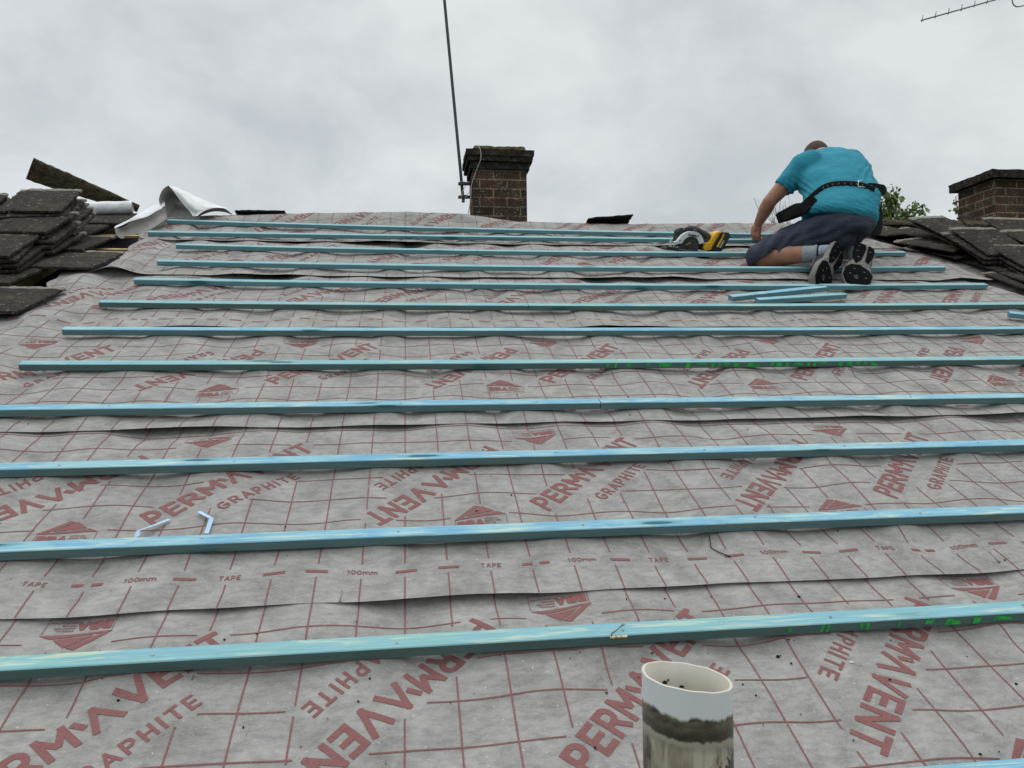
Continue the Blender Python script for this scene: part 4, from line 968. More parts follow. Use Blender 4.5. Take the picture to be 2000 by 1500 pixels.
bm = bmesh.new(); pts = [(1386, 1040), (1390, 1062), (1405, 1072), (1428, 1083)]
tube(bm, [roof(*onroof(x, y, 0), mz(2, *onroof(x, y, 0))+.003) for x, y in pts], .0012, 6); obj('dark_twig', bm_mesh('dark_twig', bm), M_CRUMB, label='short dark bent twig lying on the tape row right of centre', category='twig')

# ------------------------------------------------------------------ the kneeling man
M_SKIN = None
m = Mat('skin', .5, .4); co = m.coord(); m.color(m.ramp(m.noise(co, 14, 5, .6), [(.3, (.30, .135, .085)), (.7, (.41, .205, .135))])); m.b.inputs['Subsurface Weight'].default_value = .08
m.b.inputs['Subsurface Radius'].default_value = (.02, .008, .004); m.bump(m.noise(co, 260, 3), .1, .001); M_SKIN = m.m
m = Mat('turquoise_cotton', .85, .2); co = m.coord(); a = m.noise(co, 7, 4); b2 = m.noise(m.coord('Object', (9, 9, 26)), 1.3, 4, .6, 1.2)
m.color(m.ramp(a, [(.3, (.024, .215, .300)), (.7, (.034, .265, .360))])).bump(b2, .35, .02).bump(m.noise(co, 300, 2), .1, .001); M_SHIRT = m.m
m = Mat('navy_shorts_cloth', .85, .2); co = m.coord(); b2 = m.noise(m.coord('Object', (8, 8, 20)), 1.5, 5, .6, 1.5)
m.color(m.ramp(m.noise(co, 9, 4), [(.3, (.024, .028, .046)), (.7, (.048, .054, .080))])).bump(b2, .5, .02); M_SHORT = m.m
m = Mat('grey_ribbed_sock', .9, .2); co = m.coord(); m.color((.30, .34, .38))
wv = m.t.nodes.new('ShaderNodeTexWave'); wv.inputs['Scale'].default_value = 38; wv.bands_direction = 'Y'; m.t.links.new(m.tc.outputs['UV'], wv.inputs[0]); M_SOCK = simple('grey_sock', (.27, .31, .35), .9, .25, 90, .2, 0, .5)
M_HAIR = simple('cropped_brown_hair', (.075, .045, .032), .8, .5, 160, .3, 0, .6); M_BLACK = simple('black_leather', (.009, .009, .010), .6, .4, 40, .12, 0, .3)
M_RUB = simple('black_rubber', (.008, .008, .009), .9, .3, 120, .03, 0, .2); M_MID = simple('dirty_white_foam', (.17, .163, .148), .7, .25, 50, .3, 0, .3); M_UPP = simple('dark_mesh_fabric', (.035, .037, .042), .85, .5, 200, .2, 0, .5)
M_STEEL = simple('bright_steel', (.6, .6, .6), .25, .1, 40, .5, 1.)
def caps(bm, P, R_, seg=14):
    P = [Vector(p) for p in P]; tube(bm, P, R_, seg); ball(bm, P[0], R_[0], seg=seg); ball(bm, P[-1], R_[-1], seg=seg)
def ell(bm, c, r, ax=None): ball(bm, c, r, ax, 20)
hipL, hipR = at(1626, 446, 4.55), at(1664, 446, 4.62)
kneeL, kneeR = at(1489, 503, 4.60), at(1560, 478, 5.0)
ankL, ankR = at(1612, 494, 4.42), at(1655, 492, 4.75)
shL, shR = at(1566, 326, 4.86), at(1672, 318, 4.98); elL = at(1503, 394, 4.90); wrL = at(1481, 437, 5.08)
elR, wrR = at(1630, 402, 5.22), at(1560, 452, 5.2); neck = at(1606, 309, 5.02); headc = at(1593, 309, 5.14)
person = empty('person', at(1600, 556, 4.4), label='man in turquoise t-shirt and navy shorts kneeling with his back to the camera', category='person')
bpy.context.view_layer.update()
PI_ = Matrix.Translation(-person.location)
def ppart(name, me, mat, par=None, smooth=True):
    if smooth: me.polygons.foreach_set('use_smooth', [True]*len(me.polygons))
    o = obj(name, me, mat, par or person)
    if par is None: o.matrix_parent_inverse = PI_
    return o
# body under the clothes: one surface
bm = bmesh.new()
caps(bm, [hipL.lerp(hipR, .5), at(1640, 390, 4.72), at(1622, 345, 4.90), neck], [.10, .13, .13, .07], 18)
caps(bm, [hipL, kneeL], [.09, .062]); caps(bm, [hipR+Vector((-.05, .06, .02)), kneeR], [.07, .06])
caps(bm, [kneeL, kneeL.lerp(ankL, .35)+Vector((0, 0, .006)), kneeL.lerp(ankL, .75), ankL], [.063, .062, .045, .038]); ell(bm, kneeL+Vector((-.004, 0, -.002)), (.066, .066, .062))
caps(bm, [kneeR, kneeR.lerp(ankR, .35), kneeR.lerp(ankR, .75), ankR], [.06, .058, .043, .037])
caps(bm, [shL, shL.lerp(elL, .55), elL], [.062, .053, .043]); caps(bm, [elL, elL.lerp(wrL, .3), wrL], [.044, .046, .029])
caps(bm, [shR, elR], [.06, .043]); caps(bm, [elR, elR.lerp(wrR, .3), wrR], [.043, .045, .028])
caps(bm, [neck, headc-Vector((0, .02, .04))], [.062, .058]); ell(bm, headc, (.077, .096, .105)); ell(bm, headc+Vector((-.01, .05, -.05)), (.055, .05, .055))
ell(bm, headc+Vector((-.012, .105, -.03)), (.014, .02, .018))                                   # nose
for sx in (-1, 1):
    ell(bm, headc+Vector((sx*.079, .0, -.015)), (.011, .018, .030)); ell(bm, headc+Vector((sx*.03-.01, .088, -.0)), (.014, .008, .010))
ell(bm, headc+Vector((-.01, .092, -.062)), (.024, .012, .008))
body = remesh(bm, .0075, 3, .5)
# hands: palm with five separate, unequal, curled fingers
def hand(bm, w, dirv, palm_n, side, curl=1.):
    d = dirv.normalized(); nn = (palm_n - d*palm_n.dot(d)).normalized(); s_ = d.cross(nn)*side
    caps(bm, [w, w+d*.03], [.026, .028], 10)
    for q in (-.028, -.009, .010, .028): caps(bm, [w+d*.02+s_*q*.6, w+d*.075+s_*q], [.015, .0125], 10)
    for q, L, c0 in ((-.030, .064, .5), (-.010, .076, .42), (.010, .072, .5), (.029, .056, .62)):
        p = w+d*.078+s_*q; a = c0*curl; pts = [p]
        for k, f in enumerate((.42, .32, .26)):
            pts.append(pts[-1] + (d*math.cos(a)+nn*math.sin(a))*L*f*1.15); a += .75*curl
        caps(bm, pts, [.0098, .0090, .0082, .0072], 8)
    t0 = w+d*.025-s_*.028; caps(bm, [t0, t0-s_*.018+d*.026+nn*.012, t0-s_*.012+d*.048+nn*.026, t0+d*.062+nn*.034], [.0135, .0115, .0100, .0082], 8)
bh = bmesh.new(); down = Vector((0, 0, -1))
hand(bh, wrL, Vector((-.10, .35, -.9)), Vector((.8, .35, .1)), 1, 1.25)
hand(bh, wrR, Vector((-.8, .3, -.35)), Vector((-.1, .3, -1)), -1, 1.1)
hands = remesh(bh, .0032, 2, .5)
bm = bmesh.new(); bm.from_mesh(body); bm.from_mesh(hands); bpy.data.meshes.remove(body); bpy.data.meshes.remove(hands)
me = bpy.data.meshes.new('body'); bm.to_mesh(me); bm.free(); ppart('body', me, M_SKIN)
# cropped hair as a thin cap
bm = bmesh.new(); ball(bm, headc+Vector((0, -.004, .006)), (.0795, .0975, .106), None, 32)
bmesh.ops.delete(bm, geom=[v for v in bm.verts if (v.co-headc).z < -.085 or ((v.co-headc).y > .045 and (v.co-headc).z < .055)], context='VERTS')
for v in bm.verts: v.co += (v.co-headc).normalized()*(.002+noise.noise(v.co*160)*.0012)
ppart('hair', bm_mesh('hair', bm), M_HAIR)
# T-shirt: loft of rings along the bent back, sleeves, remeshed to one cloth surface
def ringloft(bm, rings, seg=40):
    R_ = []
    for (cx, cy, Z, hw, dep, tl) in rings:       # pixel centre, depth, half width (px), half thickness (m), tilt of the ring in the picture
        c_ = at(cx, cy, Z); ax = RC @ Vector((math.cos(tl), math.sin(tl), 0)); w = hw*Z/F
        fw = Vector((0, 1, 0)); fw = (fw-ax*fw.dot(ax)).normalized()
        R_.append([bm.verts.new(c_+ax*w*(abs(math.cos(a))**.85*math.copysign(1, math.cos(a)))+fw*dep*(abs(math.sin(a))**.85*math.copysign(1, math.sin(a)))) for a in [2*math.pi*k/seg for k in range(seg)]])
    for i in range(len(R_)-1):
        for k in range(seg): bm.faces.new((R_[i][k], R_[i][(k+1) % seg], R_[i+1][(k+1) % seg], R_[i+1][k]))
    bm.faces.new(R_[0][::-1]); bm.faces.new(R_[-1])
bm = bmesh.new()
ringloft(bm, [(1638, 434, 4.60, 67, .185, -.20), (1640, 424, 4.60, 69, .20, -.18), (1641, 405, 4.63, 68, .20, -.10), (1644, 388, 4.68, 69, .192, -.03), (1638, 368, 4.76, 70, .185, 0), (1629, 348, 4.83, 71, .178, .02),
              (1624, 330, 4.90, 69, .165, .05), (1620, 314, 4.96, 62, .14, .06), (1619, 302, 5.0, 48, .11, .05), (1617, 293, 5.05, 25, .07, .04)])
slv = shL.lerp(elL, .50)
caps(bm, [shL+Vector((.05, 0, .02)), shL, slv], [.085, .082, .068], 20)
slr = shR.lerp(elR, .5); caps(bm, [shR+Vector((-.04, 0, .0)), shR, slr], [.09, .088, .07], 20)
shirt = remesh(bm, .0085, 9, .6)
# cut sleeve and hem openings flat
bm = bmesh.new(); bm.from_mesh(shirt); bpy.data.meshes.remove(shirt)
d = (elL-shL).normalized(); cut = shL.lerp(elL, .62)
bmesh.ops.delete(bm, geom=[v for v in bm.verts if (v.co-cut).dot(d) > 0 and (v.co-cut).length < .13], context='VERTS')
hemc = at(1640, 436, 4.5); bn = RC @ Vector((.18, 1, 0)).normalized()
bmesh.ops.delete(bm, geom=[v for v in bm.verts if (v.co-hemc).dot(bn) < -.012], context='VERTS')
bm.normal_update()
# folds: pulled creases round the belt and hem, and below the armpit
cb = at(1560, 408, 4.6); inv = RC.transposed()
for v in bm.verts:
    q = inv @ (v.co-CAM); px, py = 1000-F*q.x/q.z, 750+F*q.y/q.z
    low_ = max(0, min(1, (py-372)/25)); 
    f = math.sin((py-.38*(px-1640))*.62+noise.noise(Vector((px*.025, py*.04, 0)))*6.)*low_*.0040*max(0, .35+1.3*noise.noise(Vector((px*.022, py*.06, 3))))
    arm = math.exp(-((px-1700)/26)**2-((py-345)/32)**2)*.004*math.sin((px*.9+py*.5)*.38+noise.noise(Vector((px*.04, py*.04, 0)))*4); pit = math.exp(-((px-1562)/26)**2-((py-372)/22)**2)*.006*math.sin((px*.7-py)*.5)
    slv_ = math.exp(-((px-1530)/22)**2-((py-362)/22)**2)*.005*math.sin((px+py*.2)*.45)
    v.co += v.normal*(f+arm+pit+slv_+noise.noise(v.co*9)*.008+noise.noise(v.co*22)*.003)
me = bpy.data.meshes.new('tshirt'); bm.to_mesh(me); bm.free(); o = ppart('tshirt', me, M_SHIRT)
sm = o.modifiers.new('so', 'SOLIDIFY'); sm.thickness = .004; sm.offset = -1
# shorts
bm = bmesh.new()
ringloft(bm, [(1645, 420, 4.64, 60, .18, -.15), (1645, 438, 4.60, 58, .195, -.12), (1645, 455, 4.58, 50, .19, -.05), (1645, 466, 4.58, 44, .17, 0)])
caps(bm, [hipL+Vector((0, 0, -.02)), hipL.lerp(kneeL, .5)+Vector((0, 0, .012)), kneeL+Vector((-.008, 0, .004))], [.135, .108, .088], 22)
caps(bm, [hipR+Vector((-.05, 0, -.0)), hipR.lerp(kneeR, .5), kneeR], [.095, .10, .088], 22)
caps(bm, [at(1670, 446, 4.60), at(1664, 456, 4.58)], [.085, .078], 18)
sh = remesh(bm, .006, 10, .6); bm = bmesh.new(); bm.from_mesh(sh); bpy.data.meshes.remove(sh)
hc = at(1487, 504, 4.60); hn = (RC @ Vector((.62, -.78, 0))).normalized()
bmesh.ops.delete(bm, geom=[v for v in bm.verts if (v.co-hc).dot(hn) > .0 and (v.co-hc).length < .12], context='VERTS')
bm.normal_update()
for v in bm.verts:
    q = inv @ (v.co-CAM); px, py = 1000-F*q.x/q.z, 750+F*q.y/q.z
    k_ = math.exp(-((px-1520)/45)**2); v.co += v.normal*(noise.noise(v.co*10)*.010 + .006*k_*math.sin((px*.8+py*.55)*.33+noise.noise(v.co*8)*3) + .004*math.sin((px*.35+py)*.3+noise.noise(v.co*6)*4)*math.exp(-((px-1620)/60)**2))
me = bpy.data.meshes.new('shorts'); bm.to_mesh(me); bm.free(); o = ppart('shorts', me, M_SHORT); sm = o.modifiers.new('so', 'SOLIDIFY'); sm.thickness = .004; sm.offset = -1
# socks
for a_, b_ in ((kneeL.lerp(ankL, .66), ankL+(ankL-kneeL)*.13), (kneeR.lerp(ankR, .66), ankR+(ankR-kneeR)*.1)):
    bm = bmesh.new(); n_ = 40; P = [a_.lerp(b_, k/n_) for k in range(n_+1)]
    tube(bm, P, [(.050-.006*k/n_) + .0010*math.sin(k*1.9) + (.0045*math.exp(-((k-17)/1.5)**2)) - (.006*math.exp(-((k-20)/1.2)**2)) for k in range(n_+1)], 30)
    for v in bm.verts: v.co += Vector((0, 0, 0))
    o = ppart('sock', bm_mesh('sock', bm), M_SOCK)
    bm = bmesh.new(); P = [a_.lerp(b_, k) for k in (.485, .53)]; tube(bm, P, [.0465, .0465], 30); ppart('sock_stripe', bm_mesh('sock_stripe', bm), M_BLACK, o)
# trainers: local x across the sole, y heel->toe, z away from the foot
SOLE = [(-.018, 0), (-.034, .012), (-.040, .04), (-.036, .09), (-.033, .13), (-.042, .17), (-.052, .21), (-.049, .25), (-.030, .283), (0, .292), (.028, .280), (.044, .25), (.048, .21), (.040, .17), (.028, .13), (.032, .09), (.038, .04), (.033, .012), (.016, 0)]
def inset(P, k, cx=0, cy=0): return [(cx+(x-cx)*k, cy+(y-cy)*k) for x, y in P]
def shoe(heel, toe, face, lab):
    y = (toe-heel).normalized(); z = (face-y*face.dot(y)).normalized(); x = y.cross(z); L = (toe-heel).length
    Mx = Matrix.Translation(heel) @ Matrix((x, y, z)).transposed().to_4x4() @ Matrix.Diagonal((L/.292*1.02, L/.292, 1, 1))
    t = empty('trainer', (0, 0, 0)); t.parent = person; t.matrix_parent_inverse = PI_; t['label'] = lab
    bm = bmesh.new(); layers = [(-.040, .93), (-.034, .99), (-.022, 1.04), (-.010, 1.05), (-.002, 1.0), (0, .95)]; R_ = []
    for zz_, k in layers: R_.append([bm.verts.new(Mx @ Vector((px*k, .146+(py-.146)*(1+(k-1)*.5)+0, zz_ + (-.022 if py > .25 else 0)*((py-.25)/.04) - .006*math.sin(py*22)*0))) for px, py in SOLE])
    n_ = len(SOLE)
    for i in range(len(R_)-1):
        for k in range(n_): bm.faces.new((R_[i][k], R_[i][(k+1) % n_], R_[i+1][(k+1) % n_], R_[i+1][k]))
    bm.faces.new(R_[0]); bm.faces.new(R_[-1]); ppart('midsole', bm_mesh('midsole', bm), M_MID, t)
    curve_ = lambda py: (-.022*((py-.25)/.04) if py > .25 else 0)
    def pad(P, name):
        c_ = (sum(p[0] for p in P)/len(P), sum(p[1] for p in P)/len(P)); bm = bmesh.new()
        a = [bm.verts.new(Mx @ Vector((px, py, -.003+curve_(py)))) for px, py in P]; b_ = [bm.verts.new(Mx @ Vector((px*1.04, py, .0065+curve_(py)))) for px, py in inset(P, .96, *c_)]
        bm.faces.new(a); bm.faces.new(b_)
        for k in range(len(P)): bm.faces.new((a[k], a[(k+1) % len(P)], b_[(k+1) % len(P)], b_[k]))
        o = ppart(name, bm_mesh(name, bm), M_RUB, t, False); o.data.transform(Matrix.Identity(4))
    pad([(-.051, .205), (-.034, .176), (0, .158), (.030, .172), (.046, .205), (.046, .25), (.028, .278), (0, .290), (-.030, .281), (-.048, .25)], 'toe_tread')
    pad([(.000, .004), (.022, .006), (.037, .03), (.036, .08), (.030, .125), (.014, .150), (.000, .12), (-.005, .07), (-.007, .03)], 'heel_tread')
    pad([(-.013, .004), (-.013, .035), (-.014, .08), (-.013, .120), (-.027, .130), (-.035, .09), (-.038, .045), (-.031, .012)], 'side_tread')
    bm = bmesh.new(); rnd = random.Random(3)
    for px_, py_ in ((-.02, .20), (.015, .20), (-.03, .235), (.025, .24), (0, .255), (.02, .03), (.022, .07), (-.022, .05), (.012, .11)):
        box(bm, (px_, py_, .0075+curve_(py_)), (.006, .0035, .001), Mx)
    o = ppart('tread_flecks', bm_mesh('tread_flecks', bm), M_MID, t, False)
    # upper
    bm = bmesh.new()
    caps(bm, [Mx @ Vector((0, .055, -.075)), Mx @ Vector((0, .13, -.060)), Mx @ Vector((-.002, .20, -.048)), Mx @ Vector((-.002, .245, -.040))], [.038, .040, .040, .030], 16)
    caps(bm, [Mx @ Vector((0, .04, -.035)), Mx @ Vector((0, .05, -.095))], [.036, .040], 16); caps(bm, [Mx @ Vector((0, .05, -.045)), Mx @ Vector((-.002, .235, -.038))], [.040, .040], 16)
    u_ = remesh(bm, .006, 3, .5); ppart('upper', u_, M_UPP, t)
    bm = bmesh.new()
    for k in range(2):
        tube(bm, [Mx @ Vector((-.043, .05+.02*k, -.04)), Mx @ Vector((-.047, .08+.02*k, -.062)), Mx @ Vector((-.044, .12+.01*k, -.078))], .0045, 8)
    for k in range(4): tube(bm, [Mx @ Vector((-.038, .13+.02*k, -.080+.006*k)), Mx @ Vector((0, .125+.02*k, -.102+.009*k)), Mx @ Vector((.038, .13+.02*k, -.080+.006*k))], .0028, 6)
    ppart('laces', bm_mesh('laces', bm), M_MID, t)
    return t
f1 = CAM-at(1610, 520, 4.3)
toeL, toeR = roof(*onroof(1601, 556, .028), .030), roof(*onroof(1669, 556, .028), .030)
shoe(at(1641, 486, 4.44), toeL, f1.normalized()+RC @ Vector((.62, -.1, 0)), 'left trainer, turned so its white side shows')
shoe(at(1690, 478, 4.45), toeR, f1.normalized()+RC @ Vector((.06, -.05, 0)), 'right trainer, sole facing the camera')
# tool belt: strap over the shirt, holes, buckle, pouches
belt = empty('tool_belt', (0, 0, 0)); belt.parent = person; belt.matrix_parent_inverse = PI_
bp = [(1560, 402, 4.62, 0), (1575, 396, 4.545, 0), (1590, 383, 4.49, 0), (1602, 372, 4.475, 0), (1615, 365, 4.475, 0), (1632, 361.5, 4.48, 0), (1650, 361, 4.49, 0), (1670, 362, 4.50, 0), (1686, 365, 4.52, 0), (1699, 369, 4.58, 0), (1708, 373, 4.66, 0)]
tree_ = None
from mathutils.bvhtree import BVHTree
dgp = bpy.context.evaluated_depsgraph_get(); so_ = [o for o in bpy.data.objects if o.name == 'tshirt'][0]; bpy.context.view_layer.update()
bv = BVHTree.FromObject(so_.evaluated_get(dgp), dgp); off_ = so_.matrix_world
def hit(px, py, lift=.006, Z=4.6):
    d_ = (at(px, py, 1)-CAM).normalized(); im = off_.inverted(); h = bv.ray_cast(im @ CAM, im.to_3x3() @ d_)
    if h[0] is None: return at(px, py, Z)
    return (off_ @ h[0]) - d_*lift
bm = bmesh.new(); rows_ = []
bpx = [(1566, 404), (1575, 396), (1584, 388), (1593, 380), (1602, 373), (1611, 367.5), (1620, 364), (1632, 361.8), (1645, 361), (1658, 361.2), (1670, 362), (1682, 364), (1692, 367), (1701, 370.5), (1708, 373)]
NP = 60
def bpos(t):
    k = t*(len(bpx)-1); i = min(int(k), len(bpx)-2); f = k-i; p0 = bpx[max(i-1, 0)]; p1 = bpx[i]; p2 = bpx[i+1]; p3 = bpx[min(i+2, len(bpx)-1)]
    return [.5*((2*p1[c])+(-p0[c]+p2[c])*f+(2*p0[c]-5*p1[c]+4*p2[c]-p3[c])*f*f+(-p0[c]+3*p1[c]-3*p2[c]+p3[c])*f**3) for c in (0, 1)]
zs = []
for k in range(NP+1):
    x_, y_ = bpos(k/NP); zs.append((hit(x_, y_, .007)-CAM).length)
zs = [sum(zs[max(0, k-3):k+4])/len(zs[max(0, k-3):k+4]) for k in range(NP+1)]
for k in range(NP+1):
    x_, y_ = bpos(k/NP); xa, ya = bpos(min(k/NP+.01, 1)); xb, yb = bpos(max(k/NP-.01, 0)); L = math.hypot(xa-xb, ya-yb); nx, ny = -(ya-yb)/L, (xa-xb)/L; hh = 8.1 if k > 22 else 8.1-1.4*(22-k)/22
    def P_(s_, lift): d_ = (at(x_+nx*hh*s_, y_+ny*hh*s_, 1)-CAM).normalized(); return CAM + d_*(zs[k]-lift)
    rows_.append([bm.verts.new(P_(-1, 0)), bm.verts.new(P_(-.92, .005)), bm.verts.new(P_(0, .007)), bm.verts.new(P_(.92, .005)), bm.verts.new(P_(1, 0)), bm.verts.new(P_(1, -.012)), bm.verts.new(P_(-1, -.012))])
for k in range(NP):
    for j in range(7): bm.faces.new((rows_[k][j], rows_[k][(j+1) % 7], rows_[k+1][(j+1) % 7], rows_[k+1][j]))
bm.faces.new(rows_[0]); bm.faces.new(rows_[-1][::-1]); ppart('belt_strap', bm_mesh('belt_strap', bm), M_BLACK, belt)
bm = bmesh.new()
for k in range(8):
    for s_ in (-.38, .38):
        kk = 20+k*4 + (1 if s_ > 0 else 0); x_, y_ = bpos(kk/NP); p = CAM+(at(x_, y_+s_*7, 1)-CAM).normalized()*(zs[kk]-.0085); d_ = (CAM-p).normalized()
        X, Y, Z_ = frame(d_)
        pr = [p+(X*math.cos(a)+Y*math.sin(a))*.0036 for a in [2*math.pi*j/10 for j in range(11)]]; tube(bm, pr, .0007, 5, False)
ppart('eyelets', bm_mesh('eyelets', bm), M_STEEL, belt)
def pathtube(name, pts, r_, mat, par, closed=False):
    bm = bmesh.new(); P = [at(*p) for p in pts]; tube(bm, P+([P[0]] if closed else []), r_, 8); return ppart(name, bm_mesh(name, bm), mat, par)
zb_ = (hit(1682, 364)-CAM).dot((at(1682, 364, 1)-CAM).normalized())/((at(1682, 364, 1)-CAM).length)-.022
pathtube('buckle', [(1687, 354, zb_+.012), (1677, 353, zb_), (1676, 362, zb_), (1678, 372, zb_), (1688, 374, zb_+.012)], .0028, M_STEEL, belt)
pathtube('buckle_pin', [(1677, 364, zb_-.004), (1692, 366, zb_+.0)], .002, M_STEEL, belt)
def pouch(name, pts, Zf, th, par, mat=M_BLACK, bev=.004):
    bm = bmesh.new(); a = [bm.verts.new(at(x, y, Zf+dz_)) for x, y, dz_ in pts]; b_ = [bm.verts.new(at(x, y, Zf+dz_+th)) for x, y, dz_ in pts]; n_ = len(pts)
    bm.faces.new(a); bm.faces.new(b_[::-1])
    for k in range(n_): bm.faces.new((a[k], b_[k], b_[(k+1) % n_], a[(k+1) % n_]))
    bmesh.ops.recalc_face_normals(bm, faces=bm.faces[:]); bmesh.ops.bevel(bm, geom=bm.edges[:], offset=bev, segments=2, affect='EDGES')
    return ppart(name, bm_mesh(name, bm), mat, par, False)
pouch('tool_pouch', [(1514, 418, .02), (1553, 397, .0), (1566, 396, -.02), (1588, 383, -.05), (1598, 392, -.05), (1583, 405, -.04), (1570, 421, -.03), (1545, 430, .0), (1521, 437, .02)], 4.56, .09, belt)
pouch('pouch_flap', [(1524, 426, 0), (1535, 414, 0), (1560, 404, -.02), (1568, 408, -.02), (1564, 418, -.02), (1540, 429, 0), (1528, 433, 0)], 4.535, .03, belt)
pouch('tape_holder', [(1694, 357, 0), (1712, 358, .01), (1728, 361, .02), (1733, 370, .03), (1728, 381, .02), (1716, 384, .01), (1696, 378, 0)], 4.55, .07, belt)
pouch('side_pouch', [(1704, 392, 0), (1717, 396, .02), (1723, 410, .03), (1724, 445, .03), (1720, 457, .02), (1709, 462, 0), (1700, 460, 0), (1698, 440, 0)], 4.70, .12, belt)
pathtube('key_ring', [(1727, 443, 4.64), (1731, 444, 4.64), (1732, 448, 4.64), (1727, 450, 4.64)], .0022, M_STEEL, belt)

# ------------------------------------------------------------------ circular saw
M_SAWW = simple('white_cast_guard', (.62, .63, .65), .4, .05, 40, .5); M_YEL = simple('yellow_plastic', (.72, .40, .015), .45, .12, 40, .4); M_DRK = simple('black_plastic', (.018, .018, .02), .5, .3, 60, .4)
M_GRY = simple('grey_rubber_grip', (.05, .055, .06), .7, .25, 60, .3); M_BLADE = simple('dark_lower_guard', (.035, .036, .038), .45, .3, 30, .5)
M_LOGO = simple('black_logo_ink', (.01, .01, .01), .6, .1); M_WINK = simple('white_logo_ink', (.7, .7, .68), .6, .1)
so2 = at(1349, 486, 4.80); saw = empty('circular_saw', so2, label='cordless circular saw with white guard and yellow battery body resting on a batten', category='power tool')
XS = (RC @ Vector((1, -.085, -.10))).normalized(); ZS = (CAM-so2); ZS = (ZS-XS*ZS.dot(XS)).normalized(); ZS = (ZS + XS*.0); YS = ZS.cross(XS)
k_ = 4.80/F
SM = Matrix.Translation(so2) @ Matrix((XS, YS, ZS)).transposed().to_4x4()
SI = Matrix.Translation(-saw.location)
def L2(x, y): return ((x-1349)*k_, (486-y)*k_+(x-1349)*k_*.085)      # picture-plane offsets in metres
def spart(name, bm, mat, par=saw):
    o = obj(name, bm_mesh(name, bm), mat, par)
    if par is saw: o.matrix_parent_inverse = SI
    return o
def sprism(name, pts, z0, z1, mat, bev=.003, par=saw):
    bm = bmesh.new(); poly_prism(bm, [L2(*p) for p in pts], SM, z0, z1); bmesh.ops.recalc_face_normals(bm, faces=bm.faces[:])
    if bev: bmesh.ops.bevel(bm, geom=bm.edges[:], offset=bev, segments=2, affect='EDGES')
    return spart(name, bm, mat, par)
gc = (1345.5, 481)
outer = [(gc[0]+27*math.cos(math.radians(a)), gc[1]-29*math.sin(math.radians(a))) for a in range(8, 168, 8)]
inner = [(gc[0]+17.5*math.cos(math.radians(a)), gc[1]-19*math.sin(math.radians(a))) for a in range(164, 8, -8)]
sprism('upper_guard', [(1375, 474)]+outer[1:]+[(1313, 473)]+[(1316, 477.5), (1327, 476)]+inner+[(1364, 476)], -.03, .022, M_SAWW, .002)
bm = bmesh.new(); c_ = L2(gc[0]-1, 481)
poly_prism(bm, [(c_[0]+.0605*math.cos(math.radians(a)), c_[1]+.0625*math.sin(math.radians(a))) for a in range(0, 360, 10)], SM, -.004, .010); spart('lower_guard', bm, M_BLADE)
bm = bmesh.new(); poly_prism(bm, [(c_[0]+.017*math.cos(math.radians(a)), c_[1]+.017*math.sin(math.radians(a))) for a in range(0, 360, 20)], SM, .010, .017); spart('arbor', bm, M_BLADE)
bm = bmesh.new()
cy_ = [L2(*p) for p in [(1337, 479), (1340, 476), (1343.5, 474), (1346.5, 473.5), (1344.5, 476), (1341, 478)]]; poly_prism(bm, cy_, SM, .0105, .0125); spart('guard_mark', bm, M_YEL)
bm = bmesh.new(); a, b_ = L2(1297, 486), L2(1386, 493)
box(bm, ((L2(1340, 489)[0]), L2(1340, 489.5)[1], .0), (.290, .004, .13), SM @ Matrix.Rotation(-.035, 4, 'Z'), .001); spart('base_plate', bm, M_ALU)
bm = bmesh.new(); q = L2(1308, 486); box(bm, (q[0], q[1], .02), (.085, .022, .09), SM, .004); spart('front_shoe', bm, M_DRK)
sprism('bevel_bracket', [(1303, 468), (1306, 466), (1307, 478), (1316, 477), (1322, 484), (1318, 487), (1304, 487)], .02, .03, M_SAWW, .001)
bm = bmesh.new()
for x_ in (1309, 1314, 1317): q = L2(x_, 480); tube(bm, [SM @ Vector((q[0], q[1], .028)), SM @ Vector((q[0], q[1], .036))], .005, 8)
spart('bracket_knob', bm, M_DRK)
sprism('motor_housing', [(1322, 470), (1322, 455), (1330, 450), (1345, 447), (1365, 451), (1378, 462), (1378, 484), (1362, 490), (1330, 490)], -.125, -.030, M_DRK, .006)
bm = bmesh.new(); P = [(1338, 452), (1347, 448), (1358, 449), (1370, 454), (1384, 461), (1390, 467)]
tube(bm, [SM @ Vector((*L2(*p), -.06)) for p in P], [.018, .022, .021, .020, .022, .024], 14); ball(bm, SM @ Vector((*L2(1338, 452), -.06)), .018); spart('handle', bm, M_GRY)
bm = bmesh.new(); tube(bm, [SM @ Vector((*L2(1326, 456), -.09)), SM @ Vector((*L2(1331, 453), -.05))], [.026, .024], 14); ball(bm, SM @ Vector((*L2(1327, 455), -.07)), .027); spart('front_knob', bm, M_GRY)
sprism('grip_web', [(1366, 462), (1386, 466), (1392, 474), (1388, 482), (1374, 476)], -.09, -.035, M_GRY, .004)
sprism('yellow_body', [(1372, 482), (1378, 474), (1386, 472), (1390, 462), (1393, 455), (1402, 451), (1408, 452), (1404, 470), (1395, 486), (1386, 488), (1376, 489)], -.10, .015, M_YEL, .004)
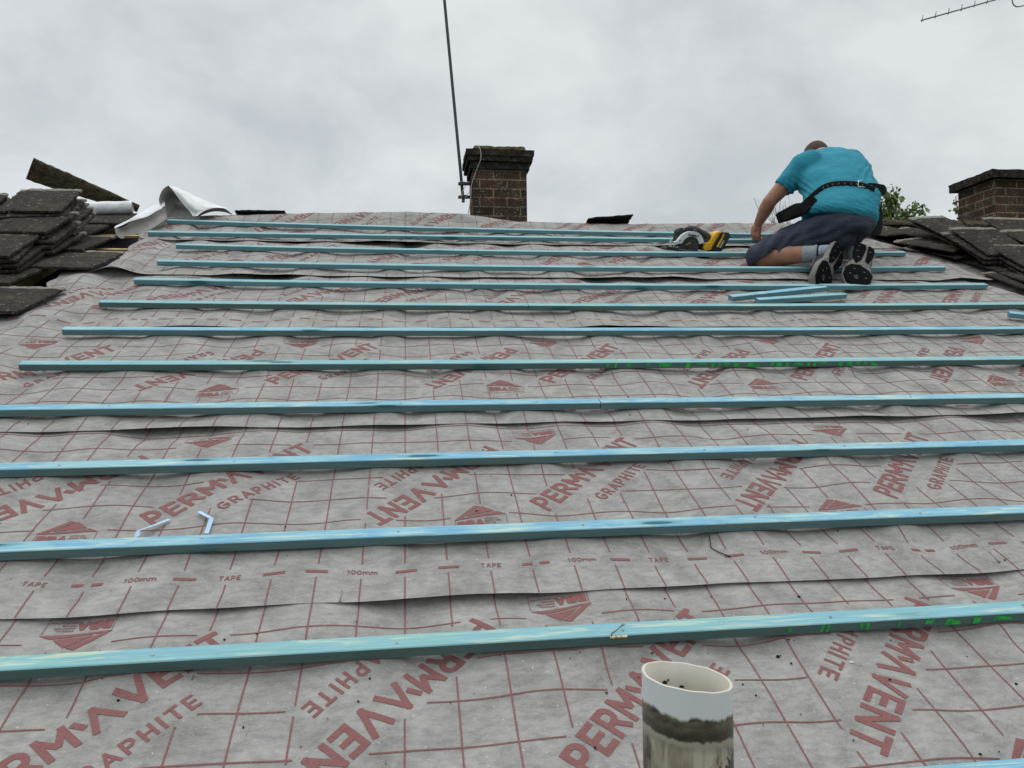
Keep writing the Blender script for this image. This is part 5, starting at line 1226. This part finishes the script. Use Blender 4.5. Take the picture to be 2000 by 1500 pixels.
bat = sprism('battery', [(1402, 453), (1419, 454), (1421, 461), (1410, 487), (1404, 492), (1391, 491), (1388, 484), (1396, 466)], -.105, .035, M_DRK, .006)
sprism('battery_panel', [(1405, 456), (1417, 457), (1418, 462), (1408, 484), (1398, 483), (1396, 478)], .0355, .038, M_BLADE, .001, bat)
sprism('battery_stripe', [(1405, 455.5), (1408, 456), (1405, 466), (1401, 477), (1399, 482), (1395.5, 481), (1399, 471), (1403, 463)], .0385, .040, M_YEL, .0005, bat)
bm = bmesh.new(); tube(bm, [SM @ Vector((*L2(1349, 452), 0)), SM @ Vector((*L2(1351, 448.5), 0)), SM @ Vector((*L2(1354, 448.5), 0)), SM @ Vector((*L2(1355, 453), 0))], .0022, 6); spart('lever_ring', bm, M_ALU)
def decal(par, txt, px, py, cap, wt, ang, z, mat):
    Q, Lt = textpolys(txt, cap, wt, .22, 1.0); c0 = L2(px, py); bm = bmesh.new()
    for p, l in place(Q, c0[0], c0[1], ang): bm.faces.new([bm.verts.new(SM @ Vector((x, y, z+l*.0002))) for x, y in p])
    me = bpy.data.meshes.new('lettering'); bm.to_mesh(me); bm.free(); obj('lettering', me, mat, par)
G['D'] = G['D']; decal([o for o in bpy.data.objects if o.name == 'upper_guard'][0], 'DeWALT', 1338.2, 461.0, .0135, .30, -.04, .0226, M_LOGO)
decal([o for o in bpy.data.objects if o.name == 'upper_guard'][0], '00', 1321, 472.0, .008, .25, .1, .0226, M_LOGO)
decal(bat, 'DeWALT', 1404, 483, .010, .22, 1.2, .0387, M_WINK)
bpy.context.view_layer.update()
for o in bpy.data.objects:           # children of guard/battery were built in world space
    if o.parent and o.parent.parent is saw: o.matrix_parent_inverse = o.parent.matrix_world.inverted()
    if o.parent and o.parent.parent is person and o.parent.type == 'MESH': o.matrix_parent_inverse = o.parent.matrix_world.inverted()
for t in [o for o in bpy.data.objects if o.parent is person and o.type == 'EMPTY']:
    for c_ in t.children: c_.matrix_parent_inverse = t.matrix_world.inverted()
